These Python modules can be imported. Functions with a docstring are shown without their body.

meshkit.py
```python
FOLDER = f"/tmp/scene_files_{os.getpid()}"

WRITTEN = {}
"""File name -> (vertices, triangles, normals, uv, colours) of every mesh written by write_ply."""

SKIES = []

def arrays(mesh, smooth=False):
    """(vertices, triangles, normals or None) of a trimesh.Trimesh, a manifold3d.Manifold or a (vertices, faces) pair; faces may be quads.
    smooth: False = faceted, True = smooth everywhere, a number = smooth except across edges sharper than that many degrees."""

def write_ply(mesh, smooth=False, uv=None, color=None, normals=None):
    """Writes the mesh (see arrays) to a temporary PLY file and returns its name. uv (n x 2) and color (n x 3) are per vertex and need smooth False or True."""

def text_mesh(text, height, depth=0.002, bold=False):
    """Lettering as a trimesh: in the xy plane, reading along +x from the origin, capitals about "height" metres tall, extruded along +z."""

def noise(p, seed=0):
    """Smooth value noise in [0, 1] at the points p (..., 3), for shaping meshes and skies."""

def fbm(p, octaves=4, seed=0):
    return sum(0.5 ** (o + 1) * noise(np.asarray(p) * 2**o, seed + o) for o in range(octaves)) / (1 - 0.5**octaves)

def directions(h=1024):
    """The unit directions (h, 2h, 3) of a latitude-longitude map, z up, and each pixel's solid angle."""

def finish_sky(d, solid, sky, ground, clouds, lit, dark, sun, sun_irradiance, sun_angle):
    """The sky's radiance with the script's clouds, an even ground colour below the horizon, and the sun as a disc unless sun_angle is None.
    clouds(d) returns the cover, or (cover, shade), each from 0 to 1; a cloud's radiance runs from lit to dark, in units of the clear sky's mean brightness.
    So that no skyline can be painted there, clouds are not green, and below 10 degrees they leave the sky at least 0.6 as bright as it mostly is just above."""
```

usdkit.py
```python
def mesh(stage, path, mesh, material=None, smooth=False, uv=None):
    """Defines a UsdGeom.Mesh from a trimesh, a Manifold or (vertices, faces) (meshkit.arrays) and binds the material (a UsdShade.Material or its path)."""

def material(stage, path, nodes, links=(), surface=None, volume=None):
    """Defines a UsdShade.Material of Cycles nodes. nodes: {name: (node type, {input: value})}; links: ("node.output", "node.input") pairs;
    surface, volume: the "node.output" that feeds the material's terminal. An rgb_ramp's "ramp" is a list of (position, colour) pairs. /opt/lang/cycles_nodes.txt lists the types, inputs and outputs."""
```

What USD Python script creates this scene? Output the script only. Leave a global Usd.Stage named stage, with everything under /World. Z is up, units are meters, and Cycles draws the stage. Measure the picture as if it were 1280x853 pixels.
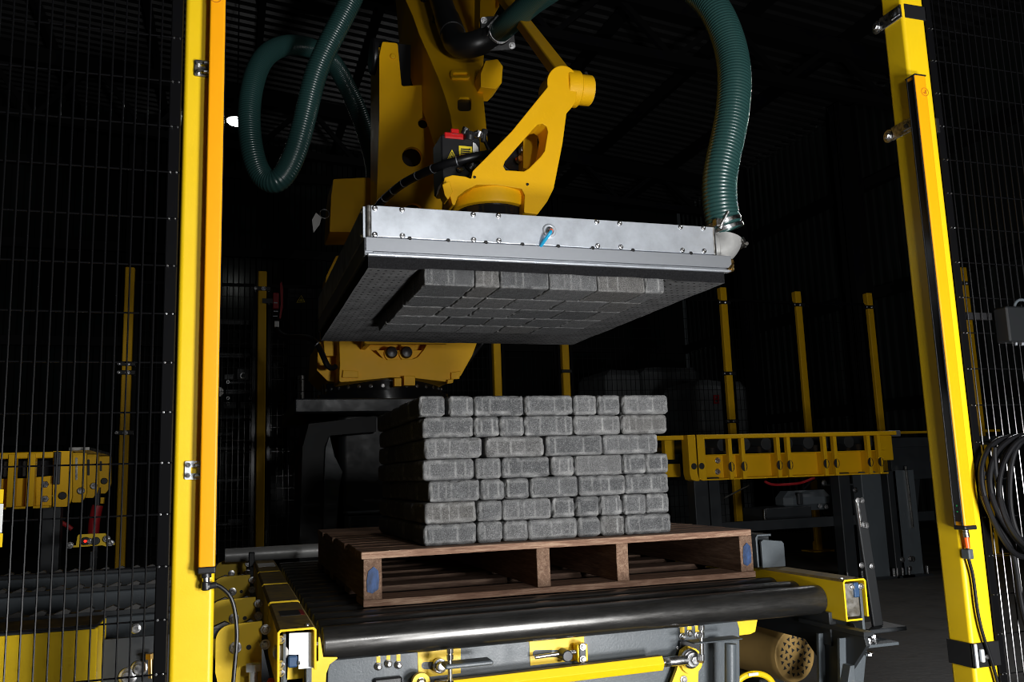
import math, random
import numpy as np, trimesh
import shapely.geometry as sg
from shapely import affinity
import usdkit, meshkit
from pxr import Usd, UsdGeom, UsdLux, UsdShade, Gf, Sdf, Vt

stage = Usd.Stage.CreateInMemory()
UsdGeom.SetStageUpAxis(stage, UsdGeom.Tokens.z)
UsdGeom.SetStageMetersPerUnit(stage, 1.0)
UsdGeom.Xform.Define(stage, '/World')
UsdGeom.Scope.Define(stage, '/World/Looks')
rng = np.random.default_rng(7)

# ------------------------------------------------------------------ camera
W, H, FPX = 1280, 853, 1086.83
YAW, PITCH, ROLL = 0.3180, 0.1536, -0.0336
CAM = np.array([-0.3561, -2.4320, 0.8386])
_f = np.array([math.sin(YAW) * math.cos(PITCH), math.cos(YAW) * math.cos(PITCH), math.sin(PITCH)])
_r = np.array([math.cos(YAW), -math.sin(YAW), 0.0])
_u = np.cross(_r, _f)
CR, CU, CF = math.cos(ROLL) * _r + math.sin(ROLL) * _u, math.cos(ROLL) * _u - math.sin(ROLL) * _r, _f
cam = UsdGeom.Camera.Define(stage, '/World/camera')
m = Gf.Matrix4d(*CR, 0, *CU, 0, *(-CF), 0, *CAM, 1)
cam.AddTransformOp().Set(m)
cam.CreateHorizontalApertureAttr(36.0)
cam.CreateVerticalApertureAttr(36.0 * H / W)
cam.CreateFocalLengthAttr(36.0 * FPX / W)
cam.CreateClippingRangeAttr(Gf.Vec2f(0.05, 100))
cam.CreateExposureAttr(0.0)


def at(px, py, **k):
    """the point of the plane x=, y= or z= that the photograph shows at a pixel"""
    (a, v), = k.items()
    i = 'xyz'.index(a)
    d = CF + CR * (px - W / 2) / FPX - CU * (py - H / 2) / FPX
    return CAM + d * ((v - CAM[i]) / d[i])


def atp(px, py, p0, n):
    d = CF + CR * (px - W / 2) / FPX - CU * (py - H / 2) / FPX
    n = np.asarray(n, float)
    return CAM + d * (np.dot(np.asarray(p0) - CAM, n) / np.dot(d, n))


# ------------------------------------------------------------------ light
def rect_light(name, pos, target, w, h, power, color=(1, 1, 1)):
    l = UsdLux.RectLight.Define(stage, '/World/' + name)
    pos, target = np.array(pos, float), np.array(target, float)
    z = pos - target
    z /= np.linalg.norm(z)
    x = np.cross((0, 0, 1), z); x /= np.linalg.norm(x)
    y = np.cross(z, x)
    l.AddTransformOp().Set(Gf.Matrix4d(*x, 0, *y, 0, *z, 0, *pos, 1))
    l.CreateWidthAttr(w); l.CreateHeightAttr(h)
    l.CreateIntensityAttr(power)
    l.CreateColorAttr(Gf.Vec3f(*color))
    return l


rect_light('softbox_key', (1.02, -2.75, 0.16), (0.55, 0.4, 0.95), 0.5, 0.3, 130)
rect_light('softbox_main', (1.15, -3.1, 0.76), (0.6, 0.6, 1.3), 0.4, 0.3, 155)
rect_light('softbox_fill', (0.47, -3.3, 1.5), (0.5, 0.3, 1.1), 0.22, 0.36, 80)
rect_light('strip_light', (4.6, 2.6, 3.2), (1.2, 0.2, 1.9), 0.08, 1.3, 60)
dome = UsdLux.DomeLight.Define(stage, '/World/ambient')
dome.CreateIntensityAttr(1.0)
dome.CreateColorAttr(Gf.Vec3f(0.0015, 0.0017, 0.0018))


# ------------------------------------------------------------------ materials
M = {}


def mat(name, color=(.5, .5, .5), rough=.5, metal=0., var=0., scale=8., rvar=0., bump=0., bscale=60., bev=0., spec=.5, coat=0., stretch=(1, 1, 1), rand=0.):
    n = {'p': ('principled_bsdf', {'roughness': rough, 'metallic': metal, 'specular_ior_level': spec, 'coat_weight': coat, 'coat_roughness': .08})}
    l = []
    n['tc'] = ('texture_coordinate', {})
    n['mp'] = ('mapping', {'scale': stretch})
    l += [('tc.object', 'mp.vector')]
    c = np.array(color, float)
    if var > 0:
        n['nz'] = ('noise_texture', {'scale': scale, 'detail': 6., 'roughness': .65})
        n['rp'] = ('rgb_ramp', {'ramp': [(.25, tuple(np.clip(c * (1 - var), 0, 1))), (.5, tuple(c)), (.75, tuple(np.clip(c * (1 + var), 0, 1)))]})
        l += [('mp.vector', 'nz.vector'), ('nz.fac', 'rp.fac')]
        src = 'rp.color'
    else:
        n['cc'] = ('color', {'value': tuple(c)})
        src = 'cc.color'
    if rand > 0:
        n['oi'] = ('object_info', {})
        n['mr'] = ('map_range', {'from_min': 0., 'from_max': 1., 'to_min': 1 - rand, 'to_max': 1 + rand})
        n['hs'] = ('hsv', {})
        l += [('oi.random', 'mr.value'), ('mr.result', 'hs.value'), (src, 'hs.color')]
        src = 'hs.color'
    l += [(src, 'p.base_color')]
    if rvar > 0:
        n['n2'] = ('noise_texture', {'scale': scale * 2.3, 'detail': 5., 'roughness': .6})
        n['m2'] = ('map_range', {'from_min': .3, 'from_max': .7, 'to_min': max(.03, rough - rvar), 'to_max': min(1, rough + rvar)})
        l += [('mp.vector', 'n2.vector'), ('n2.fac', 'm2.value'), ('m2.result', 'p.roughness')]
    nsrc = None
    if bev > 0:
        n['bv'] = ('bevel', {'samples': 4, 'radius': bev})
        nsrc = 'bv.bevel'
    if bump > 0:
        n['n3'] = ('noise_texture', {'scale': bscale, 'detail': 4., 'roughness': .6})
        n['bp'] = ('bump', {'strength': 1.0, 'distance': bump})
        l += [('mp.vector', 'n3.vector'), ('n3.fac', 'bp.height')]
        if nsrc:
            l += [(nsrc, 'bp.normal')]
        nsrc = 'bp.normal'
    if nsrc:
        l += [(nsrc, 'p.normal')]
    M[name] = usdkit.material(stage, '/World/Looks/' + name, n, l, surface='p.BSDF')
    return M[name]


mat('yellow', (.80, .53, .004), .46, var=.05, scale=5, rvar=.05, bump=.00012, bscale=260)
mat('robot_yellow', (.84, .45, .004), .46, var=.06, scale=4, spec=.25, rvar=.06, bev=.006, bump=.0004, bscale=120)
mat('orange', (.88, .36, .004), .34, spec=.35, var=.03, scale=6, bev=.003)
mat('grey_paint', (.075, .088, .098), .42, var=.08, scale=7, rvar=.08, bev=.003, bump=.0004, bscale=180)
mat('dark_paint', (.02, .023, .026), .45, var=.15, scale=5, rvar=.1, bev=.003)
mat('wire_black', (.004, .004, .0045), .2, spec=.4)
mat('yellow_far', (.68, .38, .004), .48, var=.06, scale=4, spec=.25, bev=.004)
mat('box_black', (.010, .011, .012), .5, spec=.3, bev=.003)
mat('black_plastic', (.012, .012, .013), .38, bev=.002)
mat('black_gloss', (.008, .008, .009), .16)
mat('cable', (.006, .006, .007), .36, spec=.28)
mat('rubber', (.018, .018, .018), .6)
mat('steel', (.62, .62, .63), .28, 1., var=.1, scale=30, rvar=.1, bev=.0015)
mat('worn_steel', (.36, .35, .33), .38, 1., var=.3, scale=18, rvar=.15, bev=.002)
mat('roller_steel', (.085, .083, .08), .25, .85, var=.4, scale=30, rvar=.05, stretch=(.25, 1.5, 1.5))
mat('aluminium', (.76, .81, .88), .32, .68, var=.04, scale=5, rvar=.05, bev=.0015)
mat('anodised', (.31, .325, .35), .5, .75, var=.03, scale=60, bev=.0015)
mat('cast', (.46, .46, .45), .45, .35, var=.12, scale=20, rvar=.1, bev=.002)
mat('cast_dark', (.09, .088, .085), .45, .7, var=.2, scale=30)
mat('brass', (.65, .42, .14), .3, 1.)
mat('gold_paint', (.50, .32, .11), .38, .35, var=.08, scale=6, rvar=.06, bev=.003)
mat('red', (.55, .012, .012), .35, bev=.002)
mat('red_dark', (.30, .008, .012), .5, bev=.002)
mat('red_orange', (.75, .10, .01), .4)
mat('white_tag', (.72, .72, .70), .5)
mat('label_yellow', (.80, .62, .02), .5)
mat('print_black', (.012, .012, .012), .6)
mat('print_orange', (.50, .17, .005), .5)
mat('print_blue', (.013, .038, .11), .7, var=.9, scale=70, stretch=(1, 1, .4))
mat('blue_tube', (.02, .33, .58), .25)
mat('blue_plug', (.02, .06, .14), .45, bev=.002)
mat('galvanised', (.70, .74, .78), .45, .35, var=.12, scale=45, rvar=.1, bev=.001)
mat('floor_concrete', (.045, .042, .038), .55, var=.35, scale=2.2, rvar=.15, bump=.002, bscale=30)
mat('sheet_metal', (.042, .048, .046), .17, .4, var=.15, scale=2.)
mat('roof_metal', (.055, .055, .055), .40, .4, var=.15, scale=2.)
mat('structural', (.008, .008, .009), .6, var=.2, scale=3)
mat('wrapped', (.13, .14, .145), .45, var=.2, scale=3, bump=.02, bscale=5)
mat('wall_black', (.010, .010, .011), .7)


def mat_emit(name, color, strength):
    M[name] = usdkit.material(stage, '/World/Looks/' + name, {'e': ('emission', {'color': color, 'strength': strength})}, surface='e.emission')


M['yellow_dusty_shaded'] = usdkit.material(stage, '/World/Looks/yellow_dusty_shaded', {  # dust tone on upward faces, also painted in to darken overlit tops
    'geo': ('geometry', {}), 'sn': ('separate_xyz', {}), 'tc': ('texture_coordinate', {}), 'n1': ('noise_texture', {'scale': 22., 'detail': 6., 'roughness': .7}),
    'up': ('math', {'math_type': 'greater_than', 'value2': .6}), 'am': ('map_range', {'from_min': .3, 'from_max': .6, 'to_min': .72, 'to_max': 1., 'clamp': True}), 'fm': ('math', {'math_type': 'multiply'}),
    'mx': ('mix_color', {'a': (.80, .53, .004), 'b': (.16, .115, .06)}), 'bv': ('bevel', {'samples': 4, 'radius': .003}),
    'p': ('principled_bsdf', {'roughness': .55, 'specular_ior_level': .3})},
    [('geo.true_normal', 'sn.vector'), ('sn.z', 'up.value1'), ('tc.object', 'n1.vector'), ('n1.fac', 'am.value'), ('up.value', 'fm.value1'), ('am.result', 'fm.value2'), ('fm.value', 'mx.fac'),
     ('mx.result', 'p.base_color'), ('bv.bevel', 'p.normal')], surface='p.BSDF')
mat_emit('lamp_glow', (1.0, 1.0, .96), 12.)
mat_emit('led_red', (1., .02, .01), 3.)
mat_emit('led_green', (.05, .8, .2), .25)

# tumbled concrete: grit, pale worn ribs and edges (primvar "wear"), a little brown in some
M['paver'] = usdkit.material(stage, '/World/Looks/paver', {
    'tc': ('texture_coordinate', {}), 'oi': ('object_info', {}), 'at': ('attribute', {'attribute': 'wear'}),
    'n1': ('noise_texture', {'scale': 330., 'detail': 3., 'roughness': .7}),
    'n2': ('noise_texture', {'scale': 38., 'detail': 6., 'roughness': .7}),
    'n4': ('noise_texture', {'scale': 900., 'detail': 2., 'roughness': .6}),
    'tint': ('rgb_ramp', {'ramp': [(0, (.095, .097, .100)), (.35, (.120, .122, .125)), (.8, (.150, .151, .153)), (.93, (.130, .128, .126)), (1, (.134, .130, .125))]}),
    'g1': ('map_range', {'from_min': .33, 'from_max': .67, 'to_min': .5, 'to_max': 1.6}),
    'g2': ('map_range', {'from_min': .3, 'from_max': .7, 'to_min': .75, 'to_max': 1.25}),
    'sp': ('map_range', {'from_min': .60, 'from_max': .70, 'to_min': 0., 'to_max': .55, 'clamp': True}),
    'mm': ('math', {'math_type': 'multiply'}), 'h1': ('hsv', {}),
    'w1': ('math', {'math_type': 'multiply'}),
    'wn': ('map_range', {'from_min': .35, 'from_max': .6, 'to_min': .15, 'to_max': 1.}),
    'mixw': ('mix_color', {'b': (.42, .42, .412)}), 'mixs': ('mix_color', {'b': (.45, .44, .42)}),
    'hb': ('math', {'math_type': 'add'}), 'bp': ('bump', {'strength': 1., 'distance': .0024}),
    'p': ('principled_bsdf', {'roughness': .9, 'specular_ior_level': .25}),
}, [('tc.object', 'n1.vector'), ('tc.object', 'n2.vector'), ('tc.object', 'n4.vector'), ('oi.random', 'tint.fac'), ('n1.fac', 'g1.value'), ('n2.fac', 'g2.value'), ('n1.fac', 'sp.value'),
    ('g1.result', 'mm.value1'), ('g2.result', 'mm.value2'), ('tint.color', 'h1.color'), ('mm.value', 'h1.value'),
    ('n2.fac', 'wn.value'), ('wn.result', 'w1.value1'), ('at.fac', 'w1.value2'), ('w1.value', 'mixw.fac'), ('h1.color', 'mixw.a'),
    ('mixw.result', 'mixs.a'), ('sp.result', 'mixs.fac'), ('mixs.result', 'p.base_color'),
    ('n1.fac', 'hb.value1'), ('n4.fac', 'hb.value2'), ('hb.value', 'bp.height'), ('bp.normal', 'p.normal')], surface='p.BSDF')


def wood(name, a, b, c, sc):
    M[name] = usdkit.material(stage, '/World/Looks/' + name, {
        'tc': ('texture_coordinate', {}), 'oi': ('object_info', {}), 'mp': ('mapping', {'scale': sc}), 'ad': ('mapping', {}),
        'off': ('combine_xyz', {}), 'ml': ('math', {'math_type': 'multiply', 'value2': 37.}),
        'n1': ('noise_texture', {'scale': 6., 'detail': 8., 'roughness': .7, 'distortion': .6}),
        'n2': ('noise_texture', {'scale': 22., 'detail': 6., 'roughness': .7}),
        'mix': ('math', {'math_type': 'multiply_add', 'value2': .6, 'value3': 0.}), 'm2': ('math', {'math_type': 'multiply_add', 'value2': .4}),
        'rp': ('rgb_ramp', {'ramp': [(.32, a), (.5, b), (.66, c)]}),
        'mr': ('map_range', {'from_min': 0., 'from_max': 1., 'to_min': .75, 'to_max': 1.25}), 'hs': ('hsv', {}),
        'bp': ('bump', {'strength': 1., 'distance': .0012}), 'p': ('principled_bsdf', {'roughness': .8, 'specular_ior_level': .25}),
    }, [('oi.random', 'ml.value1'), ('ml.value', 'off.x'), ('ml.value', 'off.y'), ('tc.object', 'ad.vector'), ('off.vector', 'ad.location'), ('ad.vector', 'mp.vector'),
        ('mp.vector', 'n1.vector'), ('mp.vector', 'n2.vector'), ('n1.fac', 'mix.value1'), ('n2.fac', 'm2.value1'), ('mix.value', 'm2.value3'), ('m2.value', 'rp.fac'),
        ('rp.color', 'hs.color'), ('oi.random', 'mr.value'), ('mr.result', 'hs.value'), ('hs.color', 'p.base_color'), ('n2.fac', 'bp.height'), ('bp.normal', 'p.normal')], surface='p.BSDF')


wood('wood_x', (.06, .026, .014), (.21, .118, .078), (.46, .32, .22), (1, 14, 14))
wood('wood_shaded', (.03, .016, .01), (.085, .05, .034), (.17, .115, .08), (1, 14, 14))  # darker copy of the wood: shade under the deck put into its colour
wood('wood_y', (.06, .032, .02), (.16, .095, .062), (.28, .19, .13), (14, 1, 14))

# corrugated hose: thin plastic, spiral ribs are geometry
M['hose'] = usdkit.material(stage, '/World/Looks/hose', {
    'p': ('principled_bsdf', {'base_color': (.019, .060, .056), 'roughness': .33, 'specular_ior_level': .6, 'coat_weight': .3, 'coat_roughness': .12})}, surface='p.BSDF')

# foam with a grid of punched holes
M['foam'] = usdkit.material(stage, '/World/Looks/foam', {
    'tc': ('texture_coordinate', {}), 'sx': ('separate_xyz', {}), 'geo': ('geometry', {}), 'sn': ('separate_xyz', {}),
    'ax': ('math', {'math_type': 'pingpong', 'value2': .011}), 'ay': ('math', {'math_type': 'pingpong', 'value2': .019}),
    'bx': ('math', {'math_type': 'power', 'value2': 2.}), 'by': ('math', {'math_type': 'power', 'value2': 2.}),
    'ss': ('math', {'math_type': 'add'}), 'sq': ('math', {'math_type': 'sqrt'}),
    'ho': ('map_range', {'from_min': .0038, 'from_max': .0048, 'to_min': 1., 'to_max': 0., 'clamp': True}),
    'dn': ('math', {'math_type': 'less_than', 'value2': -.5}), 'hm': ('math', {'math_type': 'multiply'}),
    'n1': ('noise_texture', {'scale': 260., 'detail': 4., 'roughness': .7}), 'n2': ('noise_texture', {'scale': 14., 'detail': 4.}),
    'am': ('math', {'math_type': 'multiply'}),
    'rp': ('rgb_ramp', {'ramp': [(.12, (.09, .09, .092)), (.40, (.20, .20, .203))]}),
    'mx': ('mix_color', {'b': (.006, .006, .006)}), 'bp': ('bump', {'strength': 1., 'distance': .002}),
    'p': ('principled_bsdf', {'roughness': .95, 'specular_ior_level': .15})},
    [('tc.object', 'sx.vector'), ('sx.x', 'ax.value1'), ('sx.y', 'ay.value1'), ('ax.value', 'bx.value1'), ('ay.value', 'by.value1'), ('bx.value', 'ss.value1'), ('by.value', 'ss.value2'),
     ('ss.value', 'sq.value1'), ('sq.value', 'ho.value'), ('geo.true_normal', 'sn.vector'), ('sn.z', 'dn.value1'), ('ho.result', 'hm.value1'), ('dn.value', 'hm.value2'),
     ('tc.object', 'n1.vector'), ('tc.object', 'n2.vector'), ('n1.fac', 'am.value1'), ('n2.fac', 'am.value2'), ('am.value', 'rp.fac'), ('rp.color', 'mx.a'), ('hm.value', 'mx.fac'), ('mx.result', 'p.base_color'),
     ('n1.fac', 'bp.height'), ('bp.normal', 'p.normal')], surface='p.BSDF')
mat('foam_side', (.012, .012, .013), .95, var=.5, scale=160, spec=.1, bump=.002, bscale=260)


# ------------------------------------------------------------------ geometry helpers
def box(lo, hi, ch=0.):
    lo, hi = np.minimum(lo, hi).astype(float), np.maximum(lo, hi).astype(float)
    if ch > 0:
        pts = []
        for sx in (0, 1):
            for sy in (0, 1):
                for sz in (0, 1):
                    c = np.where([sx, sy, sz], hi, lo)
                    s = np.where([sx, sy, sz], -1, 1) * ch
                    for k in range(3):
                        d = s.copy(); d[k] = 0
                        pts.append(c + d)
        return trimesh.convex.convex_hull(np.array(pts))
    b = trimesh.creation.box(hi - lo)
    b.apply_translation((lo + hi) / 2)
    return b


def frame_of(d, up=(0, 0, 1)):
    d = np.asarray(d, float); d = d / np.linalg.norm(d)
    a = np.asarray(up, float)
    if abs(np.dot(a, d)) > .95:
        a = np.array([1., 0, 0])
    x = np.cross(a, d); x /= np.linalg.norm(x)
    return x, np.cross(d, x), d


def cyl(a, b, r, n=20, r2=None, ch=0.):
    a, b = np.asarray(a, float), np.asarray(b, float)
    L = np.linalg.norm(b - a)
    r2 = r if r2 is None else r2
    prof = [(0, 0), (r - ch, 0), (r, ch), (r2, L - ch), (r2 - ch, L), (0, L)] if ch > 0 else [(0, 0), (r, 0), (r2, L), (0, L)]
    return lathe(a, b - a, prof, n)


def lathe(o, axis, prof, n=24):
    x, y, d = frame_of(axis)
    g = trimesh.creation.revolve(np.array(prof, float), sections=n)
    T = np.eye(4); T[:3, 0], T[:3, 1], T[:3, 2], T[:3, 3] = x, y, d, o
    g.apply_transform(T)
    return g


def bar(a, b, w, h, up=(0, 0, 1), ch=0.):
    """rectangular bar from a to b: w across, h along up"""
    a, b = np.asarray(a, float), np.asarray(b, float)
    x, y, d = frame_of(b - a, up)
    L = np.linalg.norm(b - a)
    g = box((-w / 2, -h / 2, 0), (w / 2, h / 2, L), ch)
    T = np.eye(4); T[:3, 0], T[:3, 1], T[:3, 2], T[:3, 3] = x, y, d, a
    g.apply_transform(T)
    return g


def spline(pts, step):
    pts = np.asarray(pts, float)
    from scipy.interpolate import CubicSpline
    t = np.concatenate([[0], np.cumsum(np.linalg.norm(np.diff(pts, axis=0), axis=1) ** .5)])
    cs = CubicSpline(t, pts)
    q = cs(np.linspace(0, t[-1], 600))
    s = np.concatenate([[0], np.cumsum(np.linalg.norm(np.diff(q, axis=0), axis=1))])
    n = max(3, int(s[-1] / step) + 1)
    si = np.linspace(0, s[-1], n)
    return np.stack([np.interp(si, s, q[:, k]) for k in range(3)], 1), si


def sweep(path, radii, n=10, caps=True):
    path = np.asarray(path, float)
    radii = np.broadcast_to(radii, len(path))
    tan = np.gradient(path, axis=0); tan /= np.linalg.norm(tan, axis=1, keepdims=True)
    x, y, _ = frame_of(tan[0])
    ang = np.linspace(0, 2 * math.pi, n, endpoint=False)
    V = []
    for i in range(len(path)):
        x = x - np.dot(x, tan[i]) * tan[i]; x /= np.linalg.norm(x)
        y = np.cross(tan[i], x)
        V.append(path[i] + radii[i] * (np.cos(ang)[:, None] * x + np.sin(ang)[:, None] * y))
    V = np.vstack(V)
    F = []
    j = np.arange(n); k = (j + 1) % n
    for i in range(len(path) - 1):
        a, b = i * n, (i + 1) * n
        F += [np.stack([a + j, a + k, b + k], 1), np.stack([a + j, b + k, b + j], 1)]
    if caps:
        V = np.vstack([V, path[:1], path[-1:]])
        c0, c1, e = len(V) - 2, len(V) - 1, (len(path) - 1) * n
        F += [np.stack([np.full(n, c0), k, j], 1), np.stack([np.full(n, c1), e + j, e + k], 1)]
    return trimesh.Trimesh(V, np.vstack(F), process=False)


def tube(pts, r, n=10, step=.02, smooth=True):
    p = spline(pts, step)[0] if smooth else np.asarray(pts, float)
    return sweep(p, r, n)


def plate(pts, thick, y=None, p0=None, n=None, holes=(), rnd=0.):
    """a plate whose outline lies on a plane (y = const, or through p0 with normal n facing the viewer), going back by thick; pts are pixels"""
    n = np.array([0, -1., 0]) if n is None else np.asarray(n, float) / np.linalg.norm(n)
    p0 = np.array([0, y, 0.]) if p0 is None else np.asarray(p0, float)
    u = np.cross((0, 0, 1), n); u /= np.linalg.norm(u)
    v = np.cross(n, u)
    to2 = lambda q: [((atp(a, b, p0, n) - p0) @ u, (atp(a, b, p0, n) - p0) @ v) for a, b in q]
    return plate2(to2(pts), thick, p0, u, v, n, [to2(h) for h in holes], rnd)


def plate2(pts2, thick, p0, u, v, n, holes=(), rnd=0.):
    P = sg.Polygon(pts2, holes=[])
    P = P.buffer(0)
    if rnd:
        P = P.buffer(-rnd).buffer(2 * rnd, quad_segs=4).buffer(-rnd)
    for h in holes:
        P = P.difference(sg.Polygon(h).buffer(0))
    gs = getattr(P, 'geoms', [P])
    out = []
    for g in gs:
        e = trimesh.creation.extrude_polygon(g, thick, engine='earcut')
        T = np.eye(4)
        T[:3, 0], T[:3, 1], T[:3, 2], T[:3, 3] = u, v, n, np.asarray(p0) - np.asarray(n) * thick
        e.apply_transform(T)
        out.append(e)
    return join(out)


def circ(cx, cy, rx, ry=None, n=20):
    ry = rx if ry is None else ry
    return [(cx + rx * math.cos(a), cy + ry * math.sin(a)) for a in np.linspace(0, 2 * math.pi, n, endpoint=False)]


def profile_x(x0, x1, yz):
    """an outline in (y, z) extruded along x"""
    return plate2(yz, x1 - x0, (x1, 0, 0), np.array([0, 1., 0]), np.array([0, 0, 1.]), np.array([1., 0, 0]))


def profile_y(y0, y1, xz, holes=()):
    return plate2(xz, y1 - y0, (0, y0, 0), np.array([1., 0, 0]), np.array([0, 0, 1.]), np.array([0, -1., 0]), holes)


def profile_z(z0, z1, xy, holes=()):
    return plate2(xy, z1 - z0, (0, 0, z1), np.array([1., 0, 0]), np.array([0, 1., 0]), np.array([0, 0, 1.]), holes)


def rrect(x0, y0, x1, y1, r, n=4):
    return list(sg.box(x0 + r, y0 + r, x1 - r, y1 - r).buffer(r, quad_segs=n).exterior.coords)[:-1]


def join(ms):
    return ms[0] if len(ms) == 1 else trimesh.util.concatenate(list(ms))


def bolt(c, axis, r=.008, h=.006, washer=True):
    """hexagon bolt head on a washer"""
    c, a = np.asarray(c, float), np.asarray(axis, float) / np.linalg.norm(axis)
    p = []
    if washer:
        p.append(cyl(c, c + a * h * .3, r * 1.55, 20, ch=h * .08))
    p.append(cyl(c + a * h * .2, c + a * h, r, 6, ch=h * .15))
    return join(p)


def screw(c, axis, r=.008):
    """dome-headed socket screw"""
    c, a = np.asarray(c, float), np.asarray(axis, float) / np.linalg.norm(axis)
    return lathe(c, a, [(0, 0), (r, 0), (r, .0015), (r * .8, .004), (r * .45, .0048), (r * .45, .002), (0, .002)], 14)


# ------------------------------------------------------------------ scene helpers
_used = {}


def numbered(parent, name):
    k = (parent, name)
    i = _used.get(k, 0); _used[k] = i + 1
    return f'{parent}/{name}' if i == 0 else f'{parent}/{name}_{i:03d}'


def say(prim, label=None, cat=None, group=None, kind=None):
    for k, v in (('label', label), ('category', cat), ('group', group), ('kind', kind)):
        if v:
            prim.SetCustomDataByKey(k, v)


class T:
    """a thing: an Xform at its base, its parts under it"""
    def __init__(s, name, label, cat, base=(0, 0, 0), group=None, kind=None):
        s.path = numbered('/World', name)
        s.base = np.asarray(base, float)
        x = UsdGeom.Xform.Define(stage, s.path)
        x.AddTranslateOp().Set(Gf.Vec3d(*map(float, s.base)))
        say(x.GetPrim(), label, cat, group, kind)

    def part(s, name, mesh, mt, label=None, under=None, smooth=30, kind=None):
        if isinstance(mesh, (list, tuple)):
            mesh = join(mesh)
        mesh = mesh.copy(); mesh.apply_translation(-s.base)
        path = numbered(under or s.path, name)
        p = usdkit.mesh(stage, path, mesh, M[mt], smooth=smooth)
        say(p.GetPrim(), label, kind=kind)
        return path


def single(name, mesh, mt, label, cat, group=None, kind=None, smooth=30, base=None, wear=None):
    if isinstance(mesh, (list, tuple)):
        mesh = join(mesh)
    mesh = mesh.copy()
    b = np.array([*mesh.bounds.mean(0)[:2], mesh.bounds[0, 2]]) if base is None else np.asarray(base, float)
    mesh.apply_translation(-b)
    path = numbered('/World', name)
    p = usdkit.mesh(stage, path, mesh, M[mt], smooth=smooth)
    UsdGeom.Xformable(p).AddTranslateOp().Set(Gf.Vec3d(*map(float, b)))
    if wear is not None:
        UsdGeom.PrimvarsAPI(p).CreatePrimvar('wear', Sdf.ValueTypeNames.FloatArray, 'vertex').Set(Vt.FloatArray.FromNumpy(np.asarray(wear, np.float32)))
    say(p.GetPrim(), label, cat, group, kind)
    return p


def struct(name, mesh, mt, smooth=False):
    path = numbered('/World', name)
    p = usdkit.mesh(stage, path, join(mesh) if isinstance(mesh, list) else mesh, M[mt], smooth=smooth)
    say(p.GetPrim(), kind='structure')
    return path


# ------------------------------------------------------------------ the hall
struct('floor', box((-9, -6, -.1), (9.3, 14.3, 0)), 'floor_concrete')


def corrugated(x0, x1, pitch, depth, z0, z1):
    """profile sheet in x, z with relief along -y"""
    n = int((x1 - x0) / pitch)
    pts = []
    for i in range(n):
        a = x0 + i * pitch
        pts += [(a, 0), (a + pitch * .42, 0), (a + pitch * .52, -depth), (a + pitch * .90, -depth)]
    pts.append((x0 + n * pitch, 0))
    pts = np.array(pts)
    lo = np.column_stack([pts, np.full(len(pts), z0)]); hi = np.column_stack([pts, np.full(len(pts), z1)])
    k = len(pts); V = np.vstack([lo, hi]); i = np.arange(k - 1)
    F = np.vstack([np.stack([i, i + 1, i + 1 + k], 1), np.stack([i, i + 1 + k, i + k], 1)])
    g = trimesh.Trimesh(V, F, process=False)
    back = box((x0, .03, z0), (x0 + n * pitch, .08, z1))
    return join([g, back])


def turned(mesh, deg, t):
    mesh = mesh.copy()
    mesh.apply_transform(trimesh.transformations.rotation_matrix(math.radians(deg), (0, 0, 1)))
    mesh.apply_translation(t)
    return mesh


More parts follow.
